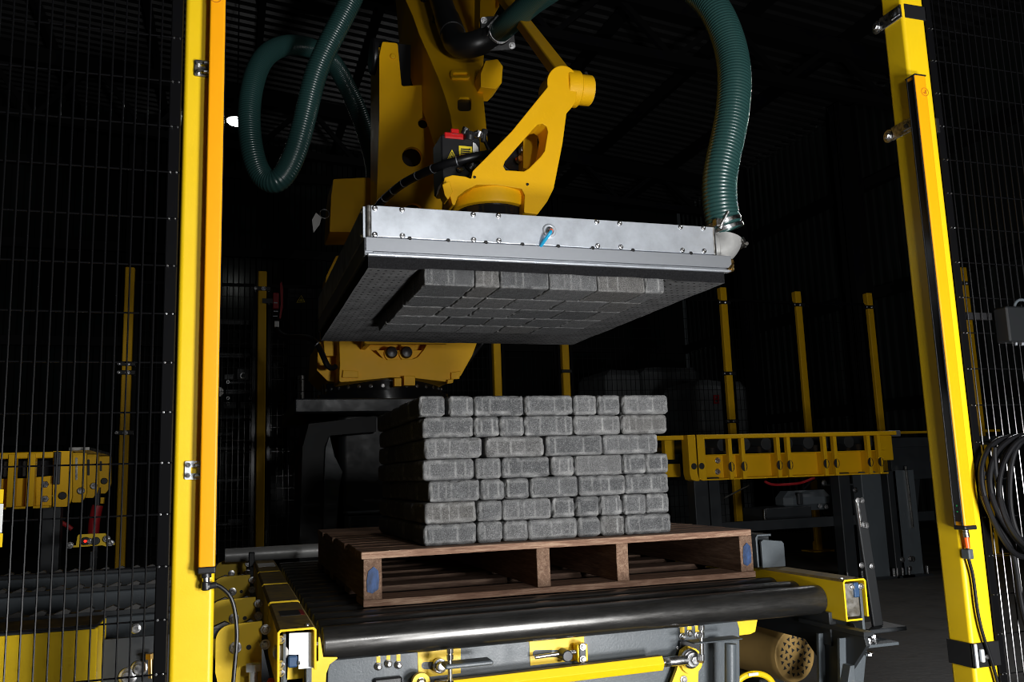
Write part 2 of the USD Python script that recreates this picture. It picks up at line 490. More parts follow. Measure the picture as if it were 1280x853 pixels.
wb = struct('wall_back', turned(corrugated(-9, 9.2, .2, .035, 0, 9.6), 0, (0, 14.05, 0)), 'sheet_metal')
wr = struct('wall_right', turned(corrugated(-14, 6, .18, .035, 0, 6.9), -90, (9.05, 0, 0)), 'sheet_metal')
for x in (-6, -2, 2, 6):
    struct('pillar', [box((x - .1, 13.6, 0), (x + .1, 13.62, 6.9)), box((x - .1, 13.88, 0), (x + .1, 13.9, 6.9)), box((x - .01, 13.6, 0), (x + .01, 13.9, 6.9))], 'structural')
for y in (3.0, 8.2, 11.2):
    struct('pillar', [box((8.55, y - .12, 0), (8.57, y + .12, 6.4)), box((8.85, y - .12, 0), (8.87, y + .12, 6.4)), box((8.55, y - .01, 0), (8.87, y + .01, 6.4))], 'structural')
for z in (1.6, 3.3, 5.0, 6.5):
    struct('wall_beam', box((8.87, -6, z), (9.0, 14, z + .16)), 'structural')
    struct('wall_beam', box((-9, 13.9, z), (9, 14.0, z + .16)), 'structural')
# roof sheet: corrugations run across the hall, rising to the left
roof = []
ny, pitch = 100, .2
for i in range(ny):
    y = -6 + i * pitch
    roof.append([(y, 0), (y + .08, 0), (y + .1, .04), (y + .18, .04)])
yz = np.vstack(roof)
k = len(yz)
XR, ZR, XL, ZL = 9.2, 6.45, -9., 8.3
lo = np.column_stack([np.full(k, XL), yz[:, 0], ZL + yz[:, 1]]); hi = np.column_stack([np.full(k, XR), yz[:, 0], ZR + yz[:, 1]])
i = np.arange(k - 1); V = np.vstack([lo, hi])
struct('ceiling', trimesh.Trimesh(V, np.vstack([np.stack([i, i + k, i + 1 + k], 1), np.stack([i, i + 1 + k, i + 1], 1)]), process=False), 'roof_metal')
zr = lambda x: ZL + (ZR - ZL) * (x - XL) / (XR - XL)
for x in np.arange(-7.5, 9, 1.5):
    struct('ceiling_purlin', box((x - .04, -6, zr(x) - .22), (x + .04, 14, zr(x) - .02)), 'structural')
for y in (1.5, 6.5, 11.5):
    struct('ceiling_beam', bar((XL, y, zr(XL) - .34), (XR, y, zr(XR) - .34), .16, .24, (0, 0, 1)), 'structural')
    struct('ceiling_beam', bar((XL, y, zr(XL) - 1.5), (XR, y, zr(XR) - .9), .12, .12), 'structural')
    for x in np.arange(-8, 9, 1.6):
        za = lambda q: zr(XL) - 1.5 + (zr(XR) - .9 - zr(XL) + 1.5) * (q - XL) / (XR - XL)
        struct('ceiling_brace', bar((x, y, za(x)), (x + .8, y, zr(x + .8) - .3), .07, .07), 'structural')
        struct('ceiling_brace', bar((x + .8, y, zr(x + .8) - .3), (min(x + 1.6, 9.1), y, za(min(x + 1.6, 9.1))), .07, .07), 'structural')

# the one lit hall lamp
for lp, lab in ((at(296.5, 152.5, y=9.0), 'bright round pendant lamp glowing beside the slack green hose under the dark roof'),):
    t = T('hall_lamp', lab, 'lamp', lp - (0, 0, .02))
    t.part('housing', lathe(lp + (0, 0, .02), (0, 0, 1), [(0, .28), (.05, .28), (.07, .18), (.11, .10), (.14, 0), (0, 0)], 28), 'dark_paint')
    t.part('lens', lathe(lp, (0, 0, 1), [(0, -.04), (.06, -.037), (.11, -.022), (.135, .0), (.135, .006), (0, .006)], 28), 'lamp_glow')
    t.part('suspension_cable', cyl(lp + (0, 0, .28), (lp[0], lp[1], zr(lp[0]) - .03), .008, 8), 'cable')

# ------------------------------------------------------------------ pallet
PZ = .5; PW = 1.22; PD = 1.262; PH = .1466; DT = .019; BT = .018
t = T('pallet', 'worn brown wooden pallet with blue paint on its outer stringer ends', 'pallet', (PW / 2, PD / 2, PZ))


def plank(lo, hi, seed, wob=.0015):
    """a sawn board: slightly uneven long edges"""
    lo, hi = np.array(lo, float), np.array(hi, float)
    g = box(lo, hi, .0015)
    for _ in range(3):
        g = g.subdivide() if len(g.faces) < 1200 else g
    v = g.vertices
    nz = meshkit.noise(v * np.array([9, 9, 30]) + seed * 17.3, seed)[:, None] - .5
    nz2 = meshkit.noise(v * np.array([9, 9, 30]) + seed * 5.1 + 40, seed + 3)[:, None] - .5
    g.vertices = v + np.hstack([nz2 * wob * .5, nz * wob * 2, nz2 * wob])
    return g


for x0, x1 in ((.0, .050), (.500, .540), (.752, .790), (1.175, 1.22)):
    p = t.part('stringer', plank((x0, 0.006, PZ + BT), (x1, PD - .006, PZ + PH - DT), int(x0 * 100) + 1), 'wood_y')
    if x0 < .01 or x0 > 1.1:
        pts = [(.12, .12), (.45, .05), (.85, .18), (.9, .5), (.86, .8), (.55, .95), (.2, .8), (.1, .45)]
        w, h = x1 - x0, PH - DT - BT
        t.part('paint_mark', profile_y(.0035, .006, [(x0 + .08 * w + a * w * .84, PZ + BT + .12 * h + b * h * .72) for a, b in pts]), 'print_blue', 'faded blue paint on the stringer end', under=p)
ydeck = [(0, .135), (.155, .245), (.262, .352), (.372, .462), (.48, .575), (.592, .682), (.70, .79), (.81, .90), (.92, 1.01), (1.03, 1.12), (1.135, PD)]
for i, (a, b) in enumerate(ydeck):
    t.part('deck_board', plank((-.006 + .004 * (i % 3), a, PZ + PH - DT), (PW - .004 + .003 * (i % 2), b, PZ + PH - (0 if i else .0)), 50 + i), 'wood_x')
for i, (a, b) in enumerate([(0, .135), (.30, .40), (.52, .62), (.72, .82), (.93, 1.02), (1.12, PD)]):
    t.part('bottom_board', plank((-.002, a, PZ), (PW + .002, b, PZ + BT), 80 + i), 'wood_shaded' if i else 'wood_x')

# ------------------------------------------------------------------ pavers
def paver_mesh(lo, hi, seed, fine=False, ribs=True, soft=1.):
    lo, hi = np.array(lo, float), np.array(hi, float)
    s = hi - lo
    seg = [max(2, int(round(q / (.0055 if fine else .016)))) for q in s]
    if not fine:
        seg = [min(q, 9) for q in seg]
        ribs = False
    elif ribs:
        seg[0] = int(round(s[0] / .0026))
    V, F = [], []
    base = 0
    for ax in range(3):
        a, b = (ax + 1) % 3, (ax + 2) % 3
        for side in (0, 1):
            ua, ub = np.linspace(0, 1, seg[a] + 1), np.linspace(0, 1, seg[b] + 1)
            A, B = np.meshgrid(ua, ub, indexing='ij')
            p = np.zeros(A.shape + (3,)); p[..., a], p[..., b], p[..., ax] = A, B, side
            V.append(p.reshape(-1, 3))
            idx = np.arange(A.size).reshape(A.shape) + base
            q = np.stack([idx[:-1, :-1], idx[1:, :-1], idx[1:, 1:], idx[:-1, 1:]], -1).reshape(-1, 4)
            if side == 0:
                q = q[:, ::-1]
            F.append(q); base += A.size
    V = np.vstack(V); F = np.vstack(F)
    F = np.vstack([F[:, [0, 1, 2]], F[:, [0, 2, 3]]])
    g = trimesh.Trimesh((V - .5) * s, F, process=False)
    g.merge_vertices()
    v0 = g.vertices.copy()
    r = (.010 + .004 * ((seed * 37) % 7) / 7) * soft
    inner = s / 2 - r
    c = np.clip(v0, -inner, inner)
    d = v0 - c
    ln = np.linalg.norm(d, axis=1, keepdims=True)
    dirn = np.where(ln > 0, d / np.maximum(ln, 1e-9), 0)
    # superellipse corner: keep faces flat, round the edges
    corner = (np.abs(d) > 1e-9).sum(1) >= 2
    v = np.where(corner[:, None], c + dirn * r, v0)
    rel = np.maximum(0, (np.abs(d) > 1e-9).sum(1) - 1)
    chip = meshkit.noise((v0 + lo) * 55 + seed, seed)
    wear = np.clip(rel * .6 + .0, 0, .85) * np.clip(chip * 2 - .4, 0, 1)
    v = v - np.where(corner[:, None], dirn * (np.clip(chip - .5, 0, 1) * .014)[:, None], 0)
    # spacer ribs standing on the upright sides
    if ribs:
        rs = np.random.default_rng(seed)
        for ax, other in ((1, 0),):
            L = s[other]
            spots = ([-.34, -.2, -.06, .12, .3] if L > .12 else [-.2, .18])
            for sp in spots:
                if rs.random() < .42:
                    continue
                u0 = (sp + rs.uniform(-.04, .04)) * L
                wdt = rs.uniform(.0017, .0030)
                prof = np.exp(-((v0[:, other] - u0) / wdt) ** 2)
                on = np.abs(v0[:, ax]) > s[ax] / 2 - .002
                fade = np.clip((s[2] / 2 - np.abs(v0[:, 2])) / .012, 0, 1)
                amp = rs.uniform(.35, 1.)
                e = prof * on * fade * amp
                v[:, ax] += np.sign(v0[:, ax]) * e * .0018
                wear = np.maximum(wear, e * rs.uniform(.6, 1.1))
    w2 = v + lo
    nz = np.stack([meshkit.fbm(w2 * 90 + 7 * k + seed, 3, seed + k) - .5 for k in range(3)], 1)
    v = v + nz * (.0030 if fine else .0024)
    g.vertices = v + (lo + hi) / 2
    return g, wear


PT = PZ + PH
BH = .0617
sx = lambda px, py: at(px, py, y=.055)[0]
# the seven courses of the stack seen from the front, bottom to top: pixel limits of each paver
courses = [
    [(530, 597), (598, 630), (630, 662), (661, 723), (723, 753), (753, 783), (782.5, 840)],
    [(531, 596.5), (597, 629), (628.5, 690), (691, 720.5), (721, 750.5), (751, 780), (780, 809), (809.5, 839)],
    [(536, 600.5), (601, 632), (632, 663), (663.5, 723.5), (724, 783), (783, 838.5)],
    [(528.5, 594), (594.5, 627.5), (628, 688.5), (689.5, 719), (719.5, 779), (779, 808.5), (808, 837)],
    [(531, 604), (607, 681.5), (683, 754), (754.5, 824)],
    [(528.5, 593), (593.5, 625.5), (625.5, 657), (657, 718), (718, 776.5), (777.5, 835)],
    [(524.5, 557.5), (561.5, 593), (593.5, 656), (656.5, 717), (717.5, 746.5), (747, 776), (779, 836)],
]
ordinal = ['first', 'second', 'third', 'fourth', 'fifth', 'sixth', 'seventh', 'eighth']
course_word = ['bottom', 'second', 'third', 'fourth', 'fifth', 'sixth', 'top']
ROWY = [.055, .214, .373, .532, .691, .85]
pyc = [667, 640, 612.5, 586, 559.5, 533, 507]
for ci, row in enumerate(courses):
    z0 = PT + ci * BH
    xs = [(sx(a, pyc[ci]), sx(b, pyc[ci])) for a, b in row]
    for bi, (xa, xb) in enumerate(xs):
        dy = .0 + rng.uniform(-.004, .004)
        size = 'half-length' if xb - xa < .1 else 'long'
        g, wear = paver_mesh((xa, ROWY[0] + dy, z0), (xb - .001, ROWY[1] - .002, z0 + BH - .0005), 1000 + ci * 20 + bi, fine=True)
        where = 'topmost course' if ci == 6 else ('bottom course' if ci == 0 else f'{course_word[ci]} course up')
        single('paver', g, 'paver', f'{size} grey paver, {ordinal[bi]} from the shaded corner, front of the {where}', 'paver',
               'pavers in the lit front of the stack', smooth=True, wear=wear)
    x0, x1 = xs[0][0], xs[-1][1]
    n = 5
    for r in range(1, 5):
        cuts = np.linspace(x0 + rng.uniform(-.006, .004), x1 + rng.uniform(-.004, .006), n + 1)
        cuts[1:-1] += rng.uniform(-.03, .03, n - 1)
        for k in range(n):
            g, wear = paver_mesh((cuts[k], ROWY[r], z0), (cuts[k + 1] - .002, ROWY[r + 1] - .002, z0 + BH - .0005), 2000 + ci * 40 + r * 7 + k, ribs=k in (0, n - 1))
            if k == 0:
                where = 'topmost' if ci == 6 else course_word[ci]
                lab = f'dark paver, shaded side of the stack, {where} course, {ordinal[r]} back from the corner'
                single('paver', g, 'paver', lab, 'paver', 'pavers in the shaded side of the stack', smooth=True, wear=wear)
            else:
                single('paver', g, 'paver', 'grey paver inside the stack behind its front and shaded side', 'paver', 'pavers hidden inside the stack', smooth=True, wear=wear)

# ------------------------------------------------------------------ vacuum gripper
GX0, GX1, GY0, GY1, ZF = .018, 1.185, .0, 1.34, 1.440
HB = ZF - .036          # underside of the held pavers
heldx = [(530, 593.5), (594, 625), (625.5, 686.5), (687, 746.5), (747, 806), (806.5, 831)]
hy = [.03 + .166 * k for k in range(6)]
hs = lambda px: at(px, 352, y=.03)[0]
HX0, HX1 = hs(530), hs(831)
# pixels of the joints seen on the underside, per row, as x positions
under = [[hs(a) for a, b in heldx] + [HX1],
         [HX0, .345, .425, .53, .70, .865, HX1],
         [HX0, .33, .45, .60, .765, .90, HX1],
         [HX0 + .004, .39, .55, .71, .86, HX1 - .003],
         [HX0, .335, .49, .65, .80, HX1]]
for r in range(5):
    c = under[r]
    for k in range(len(c) - 1):
        g, wear = paver_mesh((c[k] + .0012, hy[r] + .001, HB), (c[k + 1] - .0012, hy[r + 1] - .0012, HB + BH), 3000 + r * 20 + k, fine=True, soft=.5)
        lab = f'grey paver held up under the gripper pad, {"front" if r == 0 else ordinal[r]} row, {ordinal[k]} from the shaded end'
        single('paver', g, 'paver', lab, 'paver', 'pavers held by the vacuum gripper', smooth=True, wear=wear)

t = T('vacuum_gripper', 'aluminium vacuum gripper head with black foam pad lifting a layer of pavers', 'gripper', ((GX0 + GX1) / 2, (GY0 + GY1) / 2, ZF))
# foam pad: the underside gives way over the pavers
nx, nyy = 96, 104
X, Y = np.meshgrid(np.linspace(GX0, GX1, nx), np.linspace(GY0, GY1, nyy), indexing='ij')
dx = np.maximum(np.maximum(HX0 - X, X - HX1), 0); dy = np.maximum(np.maximum(hy[0] - Y, Y - hy[5]), 0)
dist = np.hypot(dx, dy)
give = BH - .036 + .0004
Z = ZF + give * np.clip(1 - dist / .045, 0, 1) ** 1.5
Z += (meshkit.fbm(np.stack([X * 14, Y * 14, X * 0], -1), 3, 5) - .5) * .004 * (dist > .02)
top = ZF + .040
V = np.stack([X, Y, Z], -1).reshape(-1, 3)
idx = np.arange(nx * nyy).reshape(nx, nyy)
q = np.stack([idx[:-1, :-1], idx[:-1, 1:], idx[1:, 1:], idx[1:, :-1]], -1).reshape(-1, 4)
F = np.vstack([q[:, [0, 1, 2]], q[:, [0, 2, 3]]])
pad = trimesh.Trimesh(V, F, process=False)
pad.apply_translation((0, 0, 0))
t.part('foam_pad', pad, 'foam', smooth=True)
edge = np.concatenate([idx[:, 0], idx[-1, 1:], idx[-2::-1, -1], idx[0, -2:0:-1]])
lower = V[edge]; upper = lower.copy(); upper[:, 2] = top
ne = len(edge); ii = np.arange(ne); jj = (ii + 1) % ne
t.part('foam_edge', trimesh.Trimesh(np.vstack([lower, upper]), np.vstack([np.stack([ii, jj, jj + ne], 1), np.stack([ii, jj + ne, ii + ne], 1)]), process=False), 'foam_side', smooth=False)
# rails round the foot of the head
RX0, RX1 = .012, 1.212
zr0, zr1 = 1.478, 1.530
rail = [(0, zr0 + .012), (0, zr1), (.03, zr1), (.03, zr0), (.004, zr0), (.004, zr0 + .007), (.012, zr0 + .007), (.012, zr0 + .012)]
t.part('front_rail', profile_x(RX0, RX1, [(-.006 + a, b) for a, b in rail]), 'anodised')
t.part('front_lip', box((RX0 + .004, -.010, zr0 - .003), (RX1 - .01, .012, zr0 + .005), .002), 'aluminium')
t.part('side_rail', box((RX0 - .004, .0, zr0), (RX0 + .022, GY1, zr1), .002), 'anodised')
t.part('side_rail', box((RX1 - .03, .03, zr0), (RX1 - .004, GY1, zr1), .002), 'anodised')
t.part('back_rail', box((RX0, GY1 - .026, zr0), (RX1 - .01, GY1, zr1), .002), 'anodised')
zt = 1.627
HX = 1.165
tp = box((GX0, .012, zt - .006), (HX, GY1 - .01, zt - .002))
t.part('top_plate', tp, 'aluminium')
t.part('base_plate', box((GX0, .01, zr1 - .002), (HX, GY1 - .01, zr1 + .003)), 'aluminium')
fp = t.part('front_panel', box((.028, -.002, zr1 + .004), (HX - .012, .012, zt), .001), 'aluminium')
t.part('corner_weld', cyl((.022, .006, zr1 + .004), (.022, .006, zt), .008, 10), 'worn_steel', 'grey weld bead along the corner of the head')
t.part('corner_weld', cyl((HX - .008, .006, zr1 + .004), (HX - .008, .006, zt), .008, 10), 'worn_steel', 'grey weld bead along the corner of the head')
t.part('side_panel', box((.006, .012, zr1 + .002), (.016, GY1 - .01, zt), .001), 'aluminium')
t.part('side_panel', box((HX - .006, .012, zr1 + .002), (HX + .006, GY1 - .01, zt), .001), 'aluminium')
t.part('back_panel', box((.02, GY1 - .012, zr1), (HX, GY1 - .002, zt), .001), 'aluminium')
for px, py in ((468.5, 260.5), (502.5, 262.5), (591.5, 268.5), (623, 270), (746, 277.5), (774.5, 279.5), (850.5, 284), (879, 285.5),
               (468.5, 293.5), (503, 295), (592, 300), (623.5, 301), (747, 307.5), (776, 309), (853, 313), (880, 314)):
    t.part('screw', screw(at(px, py, y=-.002), (0, -1, 0), .0085), 'steel', under=fp)
for px in (512, 560, 607, 652.5, 697, 740, 790, 862):
    x = at(px, 303, y=0)[0]
    t.part('rail_nut', cyl((x, -.006, zr1 + .003), (x, .004, zr1 + .003), .006, 6), 'black_plastic')
for z in (zr1 + .012, zt - .012):
    t.part('side_screw', screw((.006, .03, z), (-1, 0, 0), .007), 'steel')
# air port with its blue tube
po = at(686.5, 289, y=-.002)
pr = t.part('port_ring', lathe(po, (0, -1, 0), [(.012, 0), (.022, 0), (.022, .004), (.019, .006), (.014, .006), (.012, .002)], 28), 'aluminium')
t.part('air_fitting', [cyl(po + (0, .002, 0), po + (0, -.012, 0), .011, 12, ch=.002), cyl(po + (.001, -.012, -.001), po + (-.002, -.022, -.004), .007, 12)], 'steel', under=pr)
t.part('collar', cyl(po + (-.002, -.022, -.004), po + (-.004, -.026, -.008), .0065, 12), 'red_orange', 'small orange-red collar', under=pr)
t.part('air_tube', tube([po + (-.004, -.025, -.008), po + (-.010, -.030, -.016), po + (-.022, -.020, -.034), po + (-.03, .0, -.05)], .0055, 10, .004), 'blue_tube', 'blue plastic air tube')
# corner latch and pipe elbow on the hose side
t.part('corner_latch', [box((RX1 - .002, -.004, zr0 + .002), (RX1 + .012, .03, zr1 - .008), .003), cyl((RX1 - .012, -.008, zr0 + .006), (RX1 + .012, .0, zr1 - .018), .004, 8)], 'brass', 'brass-coloured corner catch')
ey, ez = .105, 1.578
cr = .048
t.part('elbow_flange', [cyl((HX + .004, ey, ez), (HX + .012, ey, ez), .064, 32, ch=.002), cyl((HX + .012, ey, ez), (HX + .03, ey, ez), .044, 32)], 'steel')
el = [(HX + .028, ey, ez), (HX + .045, ey, ez)]
cx0 = HX + .045
for a in np.linspace(0, 78, 12):
    a = math.radians(a)
    el.append((cx0 + .060 * math.sin(a), ey, ez + .060 * (1 - math.cos(a))))
elp = np.array(el)
rad = np.full(len(elp), .056); rad[0] = .054; rad[1] = .056
t.part('pipe_elbow', [sweep(elp, rad, 32), cyl((HX + .026, ey, ez), (HX + .046, ey, ez), .060, 32, ch=.004)], 'cast', smooth=40)
endp, endd = elp[-1], (elp[-1] - elp[-2]) / np.linalg.norm(elp[-1] - elp[-2])
t.part('cam_lever', [bar(endp + (.035, -.045, -.012), endp + (.058, -.028, -.035), .01, .018, ch=.002), cyl(endp + (.05, -.05, -.03), endp + (.06, .02, -.03), .006, 10)], 'worn_steel')

# ------------------------------------------------------------------ hoses
def ribbed_hose(pts, r, pitch=.0125, n=26, rib=.0042):
    p, s = spline(pts, pitch / 4)
    ph = (s / pitch) % 1
    prof = np.abs(np.sin(ph * math.pi)) ** .7
    return sweep(p, r - rib + rib * prof, n), p


hp = [endp + endd * .02, endp + (-.008, 0, .07)]
for px, py, y in ((899, 236, .105), (903, 202, .105), (913, 155, .11), (918, 103, .13), (913, 60, .17), (898, 20, .22), (880, -4, .28), (845, -34, .40), (795, -62, .58), (735, -48, .85), (695, -18, 1.05), (668, 1, 1.24), (650, 16.5, 1.39), (634, 31, 1.55), (624, 40, 1.70)):
    hp.append(at(px, py, y=y))
g, hpath = ribbed_hose(hp, .0605)
t = T('suction_hose', 'thick green ribbed suction hose arching from the gripper elbow to the robot arm', 'hose', hp[0])
t.part('hose_body', g, 'hose', smooth=True)
d0 = hpath[12] - hpath[0]; d0 /= np.linalg.norm(d0)
for k, off in enumerate((.012, .036)):
    c = hpath[0] + d0 * off
    t.part('hose_clamp', lathe(c - d0 * .006, d0, [(.060, 0), (.0635, 0), (.0635, .013), (.060, .013)], 36), 'steel')
c = hpath[0] + d0 * .022
t.part('clamp_bolt', [box(c + (-.062, -.05, -.014), c + (-.03, -.022, .014), .003), cyl(c + (-.05, -.045, -.02), c + (-.02, -.06, .035), .006, 8)], 'steel')
d1 = hpath[-1] - hpath[-12]; d1 /= np.linalg.norm(d1)
for off in (.02, .05):
    c = hpath[-1] - d1 * off
    t.part('hose_clamp', lathe(c - d1 * .006, d1, [(.060, 0), (.0635, 0), (.0635, .013), (.060, .013)], 36), 'steel')
c = hpath[-1] - d1 * .035
t.part('clamp_bolt', [cyl(c + (-.08, -.03, -.01), c + (-.03, -.055, .05), .014, 10), cyl(c + (-.085, -.04, -.06), c + (-.065, -.05, .0), .005, 8)], 'steel')

lp2 = []
for px, py, y in ((560, -165, 2.35), (520, -150, 2.15), (480, -95, 2.02), (455, -40, 2.0), (434, 10, 2.02), (400, 79, 2.05), (385, 131, 2.08), (373, 178, 2.1), (361, 209, 2.12), (346, 226.5, 2.14), (330, 222, 2.18), (317, 195, 2.2), (311.5, 146, 2.24), (316.5, 104, 2.3), (329, 74, 2.38), (350, 59, 2.5), (381, 58, 2.7), (414, 76, 2.9), (433, 107, 3.05), (448, 140, 3.1), (461, 180, 3.15), (467, 206, 3.15), (470, 250, 3.15)):
    lp2.append(at(px, py, y=y))
single('supply_hose', ribbed_hose(lp2, .0605, n=24, pitch=.014)[0], 'hose', 'dark green ribbed hose hanging in a slack loop beside the robot arm', 'hose', smooth=True)

# ------------------------------------------------------------------ robot
RC = np.array([.60, 2.85, 0])
t = T('palletising_robot', 'large yellow palletising robot arm reaching over the paver stack', 'robot', (RC[0], RC[1], 1.34))
# turret: body with a recess and cable plugs
body = plate([(424, 424), (598, 424), (590, 445), (576, 470), (562, 478), (520, 473), (488, 472), (440, 477), (424, 478), (425, 455)], .75, y=2.42,
             holes=[[(461, 427), (535, 427), (531, 436), (523, 446), (517, 449), (482, 450), (474, 446), (463, 437)]], rnd=.01)
tb = t.part('turret', body, 'robot_yellow')
t.part('turret_recess', plate([(455, 420), (540, 420), (540, 452), (455, 452)], .2, y=2.56), 'robot_yellow')
t.part('recess_rib', [plate([(500, 420), (511, 420), (513, 440), (502, 440)], .06, y=2.49), plate([(470, 438), (530, 438), (522, 450), (480, 450)], .06, y=2.45)], 'robot_yellow')
for px in (488.5, 507):
    c = at(px, 441.5, y=2.44)
    t.part('cable_plug', lathe(c, (0, -1, 0), [(0, .006), (.028, .006), (.034, .0), (.034, .03), (.028, .042), (.012, .046), (0, .046)], 20), 'black_plastic', under=tb)
    t.part('cable_plug_seat', plate(circ(px, 442, 8, 9), .02, y=2.43), 'robot_yellow', under=tb)
t.part('turret_flank', [plate([(398, 428), (424, 424), (426, 480), (409, 476), (396, 463)], .55, y=2.62, rnd=.01), plate([(404, 420), (432, 420), (421, 445), (406, 445)], .3, y=2.55, rnd=.008)], 'robot_yellow')
t.part('turret_stop', [plate([(493, 473), (502, 473), (502, 483), (493, 483)], .05, y=2.36), plate([(505, 470), (519, 470), (519, 482), (505, 482)], .05, y=2.35)], 'robot_yellow')
for q_ in [plate([(429, 463), (448, 464), (448, 472), (428, 472)], .02, y=2.40), plate([(564, 466), (576, 464), (574, 474), (564, 474)], .02, y=2.40), plate([(560, 475), (567, 474), (566, 479), (559, 480)], .02, y=2.38)]:
    t.part('turret_skirt', q_, 'robot_yellow')
zb1 = at(490, 476, y=2.45)[2]; zb0 = at(490, 499, y=2.35)[2]
t.part('slew_ring', lathe((RC[0] - .06, 2.86, zb0), (0, 0, 1), [(0, 0), (.40, 0), (.40, (zb1 - zb0) * .55), (.36, (zb1 - zb0) * .6), (.36, zb1 - zb0 + .02), (0, zb1 - zb0 + .02)], 48), 'black_gloss')
for k in range(14):
    a = math.radians(-165 + k * 11)
    t.part('ring_bolt', bolt((RC[0] - .06 + .362 * math.cos(a), 2.86 + .362 * math.sin(a), zb0 + (zb1 - zb0) * .8), (math.cos(a), math.sin(a), 0), .007, .006), 'steel')
# lower arm: a hollow casting with lightening holes
LA = [(478, 52), (497, 54), (502, 108), (530, 106), (546, 150), (556, 200), (566, 260), (566, 300), (560, 430), (455, 430), (470, 280), (474, 150), (474, 70)]
t.part('lower_arm', plate(LA, .03, y=2.18, holes=[circ(515, 196, 12.5), circ(516, 268, 14), circ(529, 154, 6.5)], rnd=.012), 'robot_yellow')
for a, b in (((474, 58), (474, 280)), ((474, 280), (458, 430))):
    p, q = at(*a, y=2.2), at(*b, y=2.2)
    t.part('lower_arm_flank', bar(p + (.012, .16, 0), q + (.012, .16, 0), .024, .30, up=(0, 1, 0)), 'robot_yellow')
t.part('lower_arm_back', plate([(480, 52), (540, 60), (590, 260), (580, 430), (460, 430), (474, 280), (476, 60)], .03, y=2.50), 'structural')
p = at(489, 54, y=2.2)
t.part('lower_arm_crown', box(p + (-.055, .0, -.03), p + (.04, .30, .0), .01), 'robot_yellow')
c = at(478, 72, y=2.33)
t.part('pivot_cap', cyl(c + (-.07, 0, 0), c + (.02, 0, 0), .105, 32, ch=.01), 'black_plastic', 'black round cap on the elbow pivot')
c = at(491, 71, y=2.18)
t.part('boss', cyl(c, c + (0, -.012, 0), .016, 20, ch=.003), 'robot_yellow')
t.part('counter_box', plate([(417, 224), (462, 222), (472, 240), (472, 290), (412, 290), (414, 245)], .30, y=2.62, rnd=.006), 'robot_yellow')
t.part('counter_frame', [plate([(420, 320), (448, 316), (446, 345), (432, 365), (404, 372), (408, 345)], .2, y=2.75, rnd=.01), plate([(404, 366), (440, 360), (430, 430), (404, 430)], .2, y=2.8, rnd=.01)], 'robot_yellow')
# forearm: its upper face slopes back to the elbow above the picture
FA0 = np.array([.59, .92, 2.0]); FAn = np.array([0, -1.22, 1.13]) / math.hypot(1.22, 1.13)
fa = [(478, -200), (500, -60), (507, 0), (516, 20), (524, 43), (536, 70), (548, 98), (556, 120), (563, 144), (566, 165), (565, 200), (560, 240), (612, 240), (611, 190), (606, 140), (602, 102), (604, 84), (606, 40), (602, -60), (590, -200)]
fp = t.part('forearm', plate(fa, .30, p0=FA0, n=FAn, holes=[rrect(572, 121.5, 589, 139, 4)], rnd=.008), 'robot_yellow')
t.part('forearm_pocket', plate(rrect(572, 121.5, 590, 140, 4), .01, p0=FA0 - FAn * .012, n=FAn), 'black_plastic', under=fp)  # black plate set in the hole stands in for its shade
t.part('forearm_grip', plate(rrect(563, 87.5, 588, 97.5, 4), .012, p0=FA0 + FAn * .012, n=FAn, holes=[rrect(566, 90.5, 585, 94.5, 1.8)]), 'robot_yellow', under=fp)
for px, py in ((529, 2), (543, 28)):
    c = atp(px, py, FA0, FAn)
    t.part('pipe_saddle_bolt', [cyl(c, c + FAn * .03, .018, 12, ch=.003), bolt(c + FAn * .03, FAn, .014, .014)], 'black_plastic', under=fp)
blk = t.part('forearm_block', plate([(601, 92), (607, 76), (622, 74), (628.5, 83), (627, 104), (620, 111), (601, 109)], .16, y=1.62, rnd=.004), 'robot_yellow')
t.part('elbow_post', plate([(602, -200), (632, -200), (624, 8), (610, 30), (597, 42), (600, 20)], .12, y=2.0), 'robot_yellow')
# black vacuum pipe along the forearm
pp = FA0 + FAn * .10
pts = [atp(a, b, pp, FAn) for a, b in ((505, -170), (536, -50), (551, 0), (559, 24), (566, 43), (572, 55))]
pe = hpath[-1] + d1 * .02
pts += [pts[-1] * .55 + pe * .45 + np.array([-.02, -.02, -.045]), pe + d1 * -.02 + d1 * .06, pe]
pts[-2] = pe + d1 * .055
t.part('vacuum_pipe', tube(pts, .068, 28, .02), 'black_plastic', smooth=40)
t.part('pipe_sleeve', [cyl(pts[3], pts[4], .073, 28, ch=.003)], 'black_plastic')
x, y, d = frame_of(-d1)
for k, off in enumerate((.012, .032)):
    hs_ = .088
    c = pe + d1 * off
    a45 = math.radians(8)
    uu = math.cos(a45) * x + math.sin(a45) * y; vv = np.cross(d, uu)
    pl = plate2(rrect(-hs_, -hs_, hs_, hs_, .012), .012, c, uu, vv, -d1)
    fl = t.part('pipe_flange', pl, 'black_plastic')
    if k == 0:
        for sx_, sy_ in ((1, 1), (1, -1), (-1, 1), (-1, -1)):
            t.part('flange_bolt', bolt(c + uu * sx_ * .070 + vv * sy_ * .070, -d1, .012, .012), 'steel', under=fl)
t.part('hose_spigot', cyl(pe, pe - d1 * .07, .056, 28), 'black_plastic')
